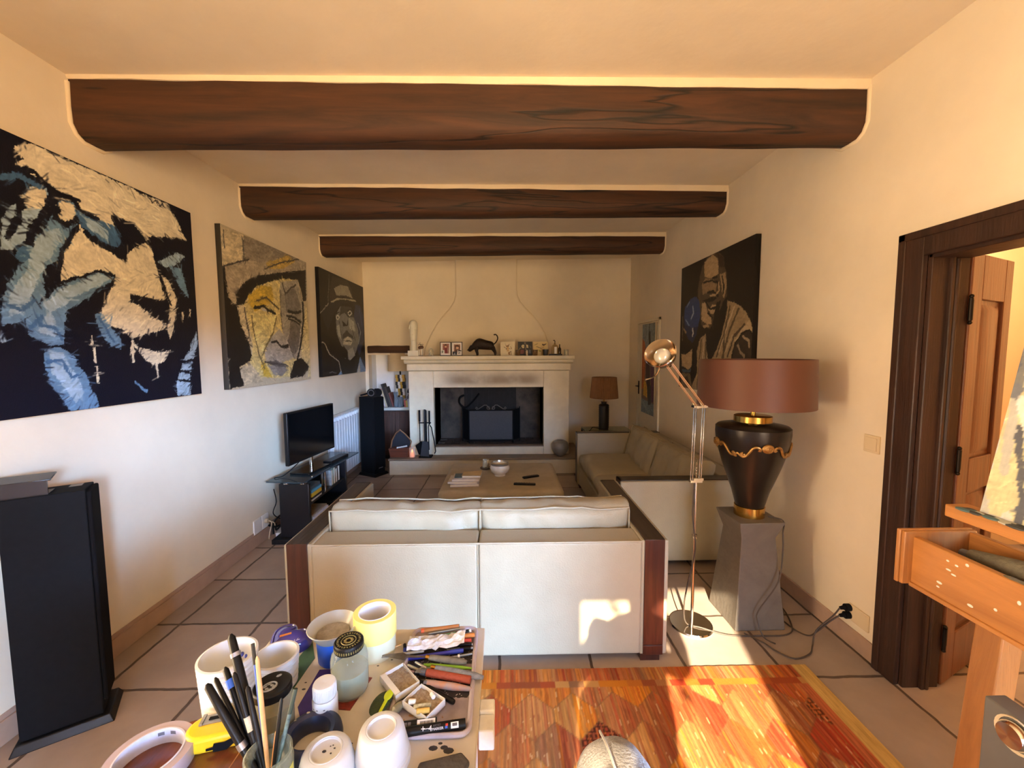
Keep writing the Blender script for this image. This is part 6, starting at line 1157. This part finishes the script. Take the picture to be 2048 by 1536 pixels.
# crumpled paper
mb=MB(); nx,ny=16,8
for j in range(ny+1):
    for i in range(nx+1):
        u=i/nx; v=j/ny; x=-.262+.150*u; y=1.022+.046*v+.01*u*(1-v*.3)
        z=.8225+.008*sin(v*pi)+.010*noise.noise(Vector((u*9,v*5,3)))+.006*noise.noise(Vector((u*22,v*11,8)))+.006*v+(.012*u**6)
        mb.v.append((x,y,z))
mb.f=[(j*(nx+1)+i,j*(nx+1)+i+1,(j+1)*(nx+1)+i+1,(j+1)*(nx+1)+i) for j in range(ny) for i in range(nx)]; mb.m=[0]*len(mb.f)
q=mb.build('crumpled_paper',M('crumpled_white_paper',(226,226,228),.7,rgb2=(180,176,176),vs=30),smooth=0); s_=q.modifiers.new('solid','SOLIDIFY'); s_.thickness=.0008
tag(q,'crumpled white paper wrapper lying over the pens in the tray','paper')
# two small sample boxes
CRU=M('beige_crumbs',(178,160,136),.9,rgb2=(140,118,94),vs=110,bump=.8,bs=160); CARD=M('white_card_box',(228,224,214),.75,var=.05,vs=30)
def sample_box(c,a,w,l,label,z):
    d=thing('sample_box',label,'box',(c[0],c[1],z),a,'small white card boxes')
    h=.017
    MB().box(-w/2,w/2,-l/2,l/2,0,.003).box(-w/2,-w/2+.0015,-l/2,l/2,0,h).box(w/2-.0015,w/2,-l/2,l/2,0,h).box(-w/2,w/2,-l/2,-l/2+.0015,0,h).box(-w/2,w/2,l/2-.0015,l/2,0,h).build('card_sides',CARD,d)
    mb=MB(); n=14
    for j in range(n+1):
        for i in range(n+1): mb.v.append((-w/2+.002+(w-.004)*i/n,-l/2+.002+(l-.004)*j/n,.009+.0035*noise.noise(Vector((i*.7,j*.7,c[0]*50)))))
    mb.f=[(j*(n+1)+i,j*(n+1)+i+1,(j+1)*(n+1)+i+1,(j+1)*(n+1)+i) for j in range(n) for i in range(n)]; mb.m=[0]*len(mb.f)
    o=mb.build('filling',CRU,d); o['kind']='stuff'
    return d
b1=sample_box((-.256,.928),R(42),.062,.080,'white card box filled with beige crumbs, the farther of the two',TZ+.008)
MB().box(-.031,-.018,-.038,.038,.0172,.018).build('flap',CARD,b1)
b2=sample_box((-.186,.866),R(55),.058,.076,'white card box holding bits of chalk, the nearer of the two',TZ+.008)
WCH=M('white_chalk',(232,232,228),.85); YCH=M('yellow_chalk',(214,176,92),.8,var=.2,vs=90); 
for a,b,r,m,lb in (((-.219,.862,.8235),(-.203,.862,.8235),.006,WCH,'short white chalk stub at the left in the nearer sample box'),((-.172,.884,.8235),(-.165,.873,.8235),.005,WCH,'round white chalk lump at the right in the nearer sample box'),((-.205,.848,.8235),(-.168,.855,.8235),.005,M('speckled_chalk',(200,190,150),.8,rgb2=(150,140,110),vs=150),'long speckled chalk stick in the nearer sample box'),((-.196,.836,.8245),(-.168,.839,.8245),.0055,YCH,'yellow chalk piece at the front corner of the nearer sample box')):
    pen(a,b,r,m,lb,'chalk_stick','chalk',group='chalks in the sample box')
d=thing('green_scraper','dark green oval sponge left of the sample boxes','sponge',(-.283,.868,TZ+.008),R(75))
MB().ball((0,0,.008),(.034,.02,.008),20,8).build('pad',M('dark_green_felt',(50,66,36),.8,var=.3,vs=60,bump=.4,bs=120),d)
d=thing('lime_spoon','small lime yellow plastic spoon lying on the dark green sponge','spoon',(-.270,.872,TZ+.024),R(-96))
MB().ball((-.01,0,0),(.016,.0095,.0025),16,8).tube([(.004,0,0),(.03,-.002,-.001),(.045,0,-.003)],[.004,.0035,.005],8,flat=.5).build('bowl_and_handle',M('lime_plastic',(196,214,40),.4),d)
pen((-.252,.845,.814),(-.235,.872,.812),.008,M('beige_metal_tube',(156,148,120),.4,.3,var=.2,vs=50),'beige squeezed paint tube between the green sponge and the nearer box',name='paint_tube',cat='paint tube',taper=[(0,.003),(.2,.009),(.7,.009),(1,.004)],group='paint tubes')
pen((-.292,.905,.806),(-.278,.882,.806),.005,M('beige_stub',(186,170,140),.7),'short beige stub behind the dark green sponge',name='pastel_stub',cat='pastel')
# markers with print
def marker(a,b,r,label,n):
    a=Vector(a);b=Vector(b);v=b-a;L=v.length; d=thing('marker_pen',label,'marker',tuple(a),atan2(v.y,v.x),'printed black markers')
    MB().cyl((0,0,0),(L,0,0),r,n=20).cyl((-.004,0,0),(0,0,0),r*.7,r,n=20).build('barrel',BLACK,d)
    return d,L
TXW=M('white_print',(232,232,232),.5)
tl=R(42)
d,L=marker((-.29,.806,.8125),(-.150,.8235,.8125),.0085,'black marker with a white barcode label behind the other one',0)
def onpen(x,s,r,h=.0003): return (x,-(r+h)*sin(tl)+s*cos(tl),(r+h)*cos(tl)+s*sin(tl))
def patch(d,name,x0,x1,s0,s1,r,m,h=.0002):
    mb=MB(); k=6; vs=[]
    for i in range(k+1):
        th=tl-(s0+(s1-s0)*i/k)/r; vs += [(x0,-(r+h)*sin(th),(r+h)*cos(th)),(x1,-(r+h)*sin(th),(r+h)*cos(th))]
    mb.add(vs,[(2*i,2*i+1,2*i+3,2*i+2) for i in range(k)]); return mb.build(name,m,d)
q=patch(d,'barcode_label',.100,.138,-.007,.007,.0085,TXW)
mb=MB()
xx=.106
for k in range(16):
    w=(.0006,.0012,.0009,.0016)[k*7%4]
    vs=[]
    for i in range(5):
        th=tl-(-.005+.008*i/4)/.0085; vs += [(xx,-(.0089)*sin(th),.0089*cos(th)),(xx+w,-.0089*sin(th),.0089*cos(th))]
    mb.add(vs,[(2*i,2*i+1,2*i+3,2*i+2) for i in range(4)]); xx+=w+.0007
mb.build('barcode',BLACK,q)
for x in (.052,.062): patch(d,'pictogram',x,x+.007,-.005,.004,.0085,TXW)
for x in (.073,.081): patch(d,'grey_pictogram',x,x+.006,-.003,.004,.0085,M('grey_print',(96,92,98),.6))
d,L=marker((-.275,.7895,.8135),(-.088,.8165,.8135),.0095,'black marker printed 4 ARTIST MARKER with a white label nearest the table front',1)
text('lettering','4',.014,TXW,d,onpen(.112,-.005,.0095),(tl,0,0))
text('lettering','ARTIST',.0052,M('grey_print',(96,92,98),.6),d,onpen(.121,.0015,.0095),(tl,0,0))
text('lettering','MARKER',.0062,TXW,d,onpen(.119,-.0045,.0095),(tl,0,0))
text('lettering','+',.016,TXW,d,onpen(.096,-.005,.0095),(tl,0,0))
patch(d,'white_line',.100,.113,-.0006,.0004,.0095,TXW)
patch(d,'white_label',.158,.174,-.006,.005,.0095,TXW); patch(d,'label_print',.161,.171,-.002,.003,.0095,M('grey_print',(96,92,98),.6),.0005)
patch(d,'blue_mark',.146,.151,-.004,.0,.0095,M('blue_mark',(50,90,200),.5)); patch(d,'red_mark',.147,.152,.0,.004,.0095,M('red_print',(196,60,56),.5))
tag(MB().prism([(-.178,.700),(-.09,.700),(-.072,.738),(-.090,.757),(-.17,.738)],0,.012).build('grey_cloth_pad',M('dark_grey_pad',(78,72,66),.8,var=.3,vs=50,bump=.4,bs=120),loc=(0,0,TZ),bevel=.004),'dark grey folded pad at the bottom edge of the white table','cloth')
# ------------------------------------------------------------------ easel at the right edge
d=thing('easel','orange wooden studio easel with paint-caked tray at the right frame edge','easel',(0,0,0))
EW=wood_material('honey_easel_wood',(140,88,38),(182,122,62),.5,1,1.1); EWZ=wood_material('honey_easel_post',(140,88,38),(182,122,62),.5,2,1.1)
MB().box(1.045,1.062,.25,1.0,1.004,1.125).box(1.04,1.075,.25,1.0,.995,1.006).box(1.075,1.20,.25,1.0,1.0,1.012).build('tray_front',EW,d,bevel=.002)
MB().box(1.19,1.205,.25,1.0,1.004,1.135).build('tray_back',EW,d,bevel=.002)
MB().box(1.022,1.21,.998,1.008,1.0,1.138).box(1.018,1.21,1.008,1.018,1.0,1.14).build('tray_end',EWZ,d,bevel=.002)
MB().bar((1.165,.95,.0),(1.235,.95,1.0),.055,.06).box(1.13,1.18,.62,.68,.02,1.2).bar((1.16,.65,1.15),(1.16+.1835*1.2,.65,2.35),.06,.05).bar((1.165,.33,.0),(1.235,.33,1.0),.055,.06).build('post',EWZ,d,bevel=.003)
MB().box(.9,1.5,.90,.96,0,.05).box(.9,1.5,.33,.39,0,.05).box(1.08,1.13,.39,.9,.2,.26).build('base_frame',EW,d,bevel=.003)
mb=MB().box(1.07,1.125,.25,.955,1.198,1.228); mb.build('ledge',EW,d,bevel=.003)
mb=MB()
for i in range(60):
    y=.3+.62*random.random(); mb.ball((1.072+.015*random.random(),y,1.228),(.006+.006*random.random(),.012+.014*random.random(),.004),8,5,m=random.randrange(3))
mb.build('dried_paint',[M('dried_paint_dark',(50,52,54),.6),M('dried_paint_pale',(170,168,156),.6),M('dried_paint_teal',(70,96,100),.6)],d)
mb=MB()
for i in range(26):
    y=.35+.6*random.random(); z=1.02+.1*random.random(); mb.ball((1.0445,y,z),(.0008,.003+.004*random.random(),.002+.003*random.random()),7,5)
mb.build('paint_splashes',M('pale_paint',(206,206,196),.5),d)
mb=MB()
for i in range(30):
    y=.3+.5*i/29; mb.ball((1.053+.008*random.random(),y,1.122),(.010,.022,.006),8,5)
mb.build('tray_paint_crust',M('grey_paint_crust',(110,104,88),.7,var=.3,vs=60,bump=.4,bs=120),d)
gr=[(196,198,204),(146,150,162),(92,96,108),(222,222,222),(170,170,172)]
L_=[]
random.seed(5)
for i in range(70):
    x=random.uniform(-50,950); y=random.uniform(0,1000); L_.append(('l',gr[i%5],random.uniform(6,18),[(x,y),(x+random.uniform(20,90),y-random.uniform(80,240))]))
L_.append(('p',(196,188,150),[(0,0),(220,0),(60,260),(0,420)]))
for i in range(24):
    x=random.uniform(0,500); y=random.uniform(100,1000); L_.append(('l',(88,90,98),random.uniform(4,9),[(x,y),(x+60,y-160),(x+70,y-260)]))
q=painted('canvas_painting',.64,.95,170,L_,(182,184,190),31,strokes=900,edge=(206,200,184),thick=.02); q.location=(1.092,.90,1.230); q.rotation_euler=(R(-10.4),0,R(-90)); tag(q,'grey and white streaked unfinished canvas standing on the easel','painting')
d=thing('paint_tube','long grey paint-covered tube lying in the easel tray','paint tube',(1.125,.935,1.105))
MB().tube([(0,0,0),(.0,-.1,.012),(.002,-.26,.014),(.004,-.42,.0)],[.016,.026,.026,.012],14,flat=1).build('body',M('grey_paint_crust',(110,104,88),.7),d); MB().tube([(0,.0,0),(0,.02,-.004)],.012,12).build('cap',M('grey_caked_end',(92,90,94),.7),d)
d=thing('grey_cabinet','plain grey cabinet with a round metal knob below the easel','cabinet',(1.015,.30,0))
MB().box(0,.045,0,.50,.0,.87).build('body',M('grey_metal_paint',(104,100,94),.6,var=.06,vs=10),d,bevel=.003)
MB().lathe([(0,.012),(.022,.01),(.026,.002),(.026,-.004),(0,-.006)],n=24).build('knob',CHROME,d,loc=(-.008,.442,.835),rot=(0,R(-90),0)); MB().lathe([(.03,0),(.034,.004),(.034,.0)],n=24).build('knob_plate',M('cream_plastic',(226,206,170),.5),d,loc=(-.002,.442,.835),rot=(0,R(-90),0))
# ------------------------------------------------------------------ the person on the stool (only a trousered knee shows)
TRO=M('grey_cotton_trousers',(112,104,98),.9,var=.12,vs=40,bump=.4,bs=240,sheen=.3)
def limb(stations,n=24,fold=.004,seed=0):
    """one continuous tapering tube: (centre, rx, rz) rings with small cloth folds"""
    mb=MB(); P=[Vector(s[0]) for s in stations]; k=len(P); vs=[]; x=Vector((1,0,0))
    for i in range(k):
        t=(P[min(i+1,k-1)]-P[max(i-1,0)]).normalized(); x=(Vector((1,0,0))-t*t.x).normalized(); y=t.cross(x)
        for j in range(n):
            a=2*pi*j/n; q=1+fold*14*noise.noise(Vector((cos(a)*2+seed,sin(a)*2,i*.9)))*.5
            vs.append(P[i]+x*cos(a)*stations[i][1]*q+y*sin(a)*stations[i][2]*q)
    fs=[(i*n+j,i*n+(j+1)%n,(i+1)*n+(j+1)%n,(i+1)*n+j) for i in range(k-1) for j in range(n)]+[tuple(range(n)),tuple(range((k-1)*n,k*n))]
    return mb.add(vs,fs)
SKIN_=M('skin',(206,160,132),.5,var=.05,vs=20); SHIRT=M('dark_blue_shirt',(60,66,84),.85,var=.1,vs=40)
# body: pelvis, torso, neck and head as one lofted surface behind and below the lens
st=[((.19,-.02,.80),.15,.11),((.19,-.04,.90),.165,.12),((.19,-.09,1.05),.155,.11),((.19,-.16,1.20),.18,.12),((.19,-.22,1.33),.19,.105),((.19,-.25,1.39),.11,.075),((.19,-.265,1.43),.06,.06),((.19,-.26,1.48),.062,.075),((.19,-.255,1.55),.075,.095),((.19,-.26,1.62),.076,.098),((.19,-.27,1.68),.055,.07),((.19,-.275,1.70),.02,.03)]
body=limb(st,28,.001,1)
for s in (-1,1):
    body.tube(smoothpts([(.19+.17*s,-.21,1.33),(.19+.23*s,-.18,1.22),(.19+.25*s,-.06,1.06),(.19+.2*s,.08,1.0),(.19+.13*s,.12,.97)],5),[.055]*5+[.047]*5+[.042]*5+[.034]*5+[.03],12)
per=body.build('person',SHIRT,smooth=180)
tag(per,'seated person in grey trousers, only one bent knee visible at the bottom edge','person')
def leg(x,knee,foot,seed):
    h=Vector((x,.03,.83)); k=Vector(knee); f=Vector(foot)
    S=[]
    for t in (0,.25,.5,.75,.9): c=h.lerp(k,t); S.append((c,.085-.022*t,.088-.024*t))
    S += [(k+Vector((0,.022,-.012)),.058,.060),(k+Vector((0,.030,-.05)),.057,.058),(k+Vector((0,.018,-.10)),.056,.058)]
    for t in (.35,.6,.85,1): c=k.lerp(f,t); S.append((c,.058-.014*t,.06-.014*t))
    return limb(S,24,.006,seed).build('trouser_leg',TRO,per,subd=1,smooth=180)
leg(.25,(.175,.62,.912),(.19,.60,.46),3); leg(.12,(.09,.36,.74),(.09,.32,.30),9)
MB().tube(smoothpts([(.20,.30,.945),(.170,.50,.968),(.162,.60,.969),(.161,.66,.945)],6),.0022,5).build('seam',M('pale_seam',(150,142,134),.9),per)
for c in ((.19,.62,.44),(.09,.34,.27)): MB().ball((c[0],c[1]+.05,c[2]-.02),(.045,.13,.04),16,10).build('shoe',M('dark_shoe',(40,36,34),.6),per)
d=thing('bar_stool','wooden bar stool under the seated person','stool',(.19,.0,0))
MB().lathe([(0,.68),(.16,.68),(.165,.70),(.15,.715),(0,.715)],n=32).build('seat',EWZ,d)
for a in (45,135,225,315): MB().cyl((.10*cos(R(a)),.10*sin(R(a)),.69),(.19*cos(R(a)),.19*sin(R(a)),0),.016).build('leg',EWZ,d)
MB().tube([(.155*cos(t*pi/12),.155*sin(t*pi/12),.26) for t in range(24)],.009,8,closed=True).build('foot_ring',EWZ,d)
# added unseen wall that keeps the sun off the left window
struct(MB().box(-7,-2.31,-2.1,-1.72,0,4.2).build('wall_sun_block',WALL,smooth=0))
random.seed(3); mb=MB().box(-4,.3,-5.2,-4.6,0,2.7)
for i in range(900):
    x=random.uniform(-4,.3); z=random.uniform(.1,2.75); y=-4.6+random.uniform(0,.08) if random.random()<.8 else random.uniform(-5.2,-4.6); mb.obox((x,y,z if y>-4.6 else 2.7),(.16,.02,.10),(random.uniform(-1,1),random.uniform(-1,1),random.uniform(-1,1)))
o=mb.build('blocker_hedge',M('blocker_leaf',(52,70,40),.8,var=.3,vs=12),smooth=0); tag(o,'added unseen green screen outside that blocks low sky light','blocker_hedge')  # unseen greenery added to hold sky light back from the terrace door
# shrub on the terrace outside the open door: its leaves dapple the low sun
random.seed(11)
d=thing('terrace_shrub','leafy potted shrub on the terrace outside the open door','plant',(-.42,-2.15,0))
MB().lathe([(0,0),(.13,0),(.17,.32),(.18,.34),(.15,.34),(.14,.3),(0,.3)],n=28).build('pot',M('terracotta_pot',(160,96,66),.8,var=.15,vs=12),d)
mb=MB()
for i in range(9): mb.tube(smoothpts([(0,0,.28),(.05*cos(i*.7),.05*sin(i*.7),.9),(.22*cos(i*.7+.2),.18*sin(i*.7),1.8+.2*(i%4))],4),.008,6)
mb.build('stems',M('shrub_stem',(70,54,38),.8),d)
mb=MB()
for i in range(235):
    a=random.uniform(0,2*pi); r=.36*random.random()**.5; z=random.uniform(1.2,2.62); c=Vector((r*cos(a),r*sin(a)*.8,z)); u=Vector((random.uniform(-1,1),random.uniform(-1,1),random.uniform(-.6,.6))).normalized(); s=u.cross(Vector((random.uniform(-1,1),random.uniform(-1,1),1))).normalized()
    L=.10; w=.026; mb.add([c,c+u*L*.5+s*w,c+u*L,c+u*L*.5-s*w],[(0,1,2,3)])
o=mb.build('foliage',M('shrub_leaf',(62,92,44),.6,var=.2,vs=20),d,smooth=0); o['kind']='stuff'
# ------------------------------------------------------------------ camera
cam=bpy.data.cameras.new('camera'); co=bpy.data.objects.new('camera',cam); C.objects.link(co)
cam.sensor_width=36; cam.sensor_fit='HORIZONTAL'; cam.lens=820/2048*36; cam.clip_start=.02; cam.clip_end=200
pitch,yaw,roll=.0766,.0175,-.0048
fwd=Vector((sin(yaw)*cos(pitch),cos(yaw)*cos(pitch),-sin(pitch))); right=Vector((cos(yaw),-sin(yaw),0)); up=right.cross(fwd)
r2=right*cos(roll)+up*sin(roll); u2=up*cos(roll)-right*sin(roll)
co.matrix_world=Matrix(((r2.x,u2.x,-fwd.x,0),(r2.y,u2.y,-fwd.y,0),(r2.z,u2.z,-fwd.z,1.6),(0,0,0,1)))
bpy.context.scene.camera=co
# ------------------------------------------------------------------ light: sun through the terrace door, sky and sunlit terrace outside, an added lamp next door
SUN_E,SUN_A=R(27.0),R(12.5)
sd=Vector((sin(SUN_A)*cos(SUN_E),cos(SUN_A)*cos(SUN_E),-sin(SUN_E)))
s=bpy.data.lights.new('sun','SUN'); s.energy=SUN; s.color=(1,.84,.6); s.angle=R(.6)
so=bpy.data.objects.new('sun',s); C.objects.link(so); so.rotation_euler=sd.to_track_quat('-Z','Y').to_euler()
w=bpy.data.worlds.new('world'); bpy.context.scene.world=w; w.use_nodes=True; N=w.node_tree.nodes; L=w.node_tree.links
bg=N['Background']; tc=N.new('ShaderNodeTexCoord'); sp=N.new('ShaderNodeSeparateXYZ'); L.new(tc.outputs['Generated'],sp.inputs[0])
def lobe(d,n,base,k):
    """base brightness plus an added bright patch around direction d, sending more light indoors"""
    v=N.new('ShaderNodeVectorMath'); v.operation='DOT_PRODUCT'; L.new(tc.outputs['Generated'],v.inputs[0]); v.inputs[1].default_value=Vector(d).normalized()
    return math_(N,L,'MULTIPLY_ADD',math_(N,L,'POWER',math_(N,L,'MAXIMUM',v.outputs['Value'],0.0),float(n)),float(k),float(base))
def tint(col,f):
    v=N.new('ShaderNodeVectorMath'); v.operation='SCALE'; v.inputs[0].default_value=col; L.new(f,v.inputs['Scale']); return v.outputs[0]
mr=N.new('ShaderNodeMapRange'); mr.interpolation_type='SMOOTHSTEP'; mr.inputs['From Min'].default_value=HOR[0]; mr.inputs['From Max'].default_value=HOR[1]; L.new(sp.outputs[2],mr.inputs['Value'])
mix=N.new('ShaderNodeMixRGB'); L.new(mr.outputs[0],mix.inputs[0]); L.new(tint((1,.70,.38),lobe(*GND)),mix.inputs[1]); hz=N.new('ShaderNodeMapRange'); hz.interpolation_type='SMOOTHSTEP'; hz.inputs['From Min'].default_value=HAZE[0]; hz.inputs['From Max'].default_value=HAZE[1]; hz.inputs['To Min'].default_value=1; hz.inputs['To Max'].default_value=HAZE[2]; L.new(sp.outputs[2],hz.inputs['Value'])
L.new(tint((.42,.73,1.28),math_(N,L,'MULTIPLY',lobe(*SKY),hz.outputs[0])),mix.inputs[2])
ad=N.new('ShaderNodeVectorMath'); ad.operation='ADD'; L.new(mix.outputs[0],ad.inputs[0]); L.new(tint((1,.72,.42),lobe(*WARM_FILL)),ad.inputs[1])   # added warm glow on the west side that brightens the right wall
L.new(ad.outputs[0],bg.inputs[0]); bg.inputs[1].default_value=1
def portal(loc,rot,sx,sy):
    a=bpy.data.lights.new('daylight_portal','AREA'); a.shape='RECTANGLE'; a.size=sx; a.size_y=sy; a.cycles.is_portal=True
    o=bpy.data.objects.new('daylight_portal',a); C.objects.link(o); o.location=loc; o.rotation_euler=rot
portal((1.97,-2.35,1.3),(0,R(90),0),2.2,2.2)
portal((1.31,-3.7,1.3),(R(90),0,0),.98,2.2)
portal((XL-.1,-.25,1.3),(0,R(-90),0),2.1,2.3)
portal(((DX0+DX1)/2,YF-.1,DZ/2),(R(90),0,0),DX1-DX0,DZ)
def lamp(name,loc,en,col,rad,label):
    d=thing('fill_lamp',label,'lamp',loc)
    l=bpy.data.lights.new(name,'POINT'); l.energy=en; l.color=col; l.shadow_soft_size=rad
    o=bpy.data.objects.new(name,l); C.objects.link(o); o.parent=d; o.location=(0,0,-.02)
    MB().lathe([(.02,.13),(.05,.12),(.10,.075),(.13,.07)],n=32).build('shade',M('white_lamp_metal',(232,226,214),.4),d)
lamp('next_room_fill',(3.1,2.6,2.40),NEXT,(1,.80,.56),.1,'added unseen lamp brightening the next room beyond the doorway')  # unseen lamp added to give the next room its warm brightness
# ground outside
v=bpy.context.scene.view_settings; v.view_transform='Standard'; v.look='None'; v.gamma=1; v.use_curve_mapping=False; v.exposure=EXPO
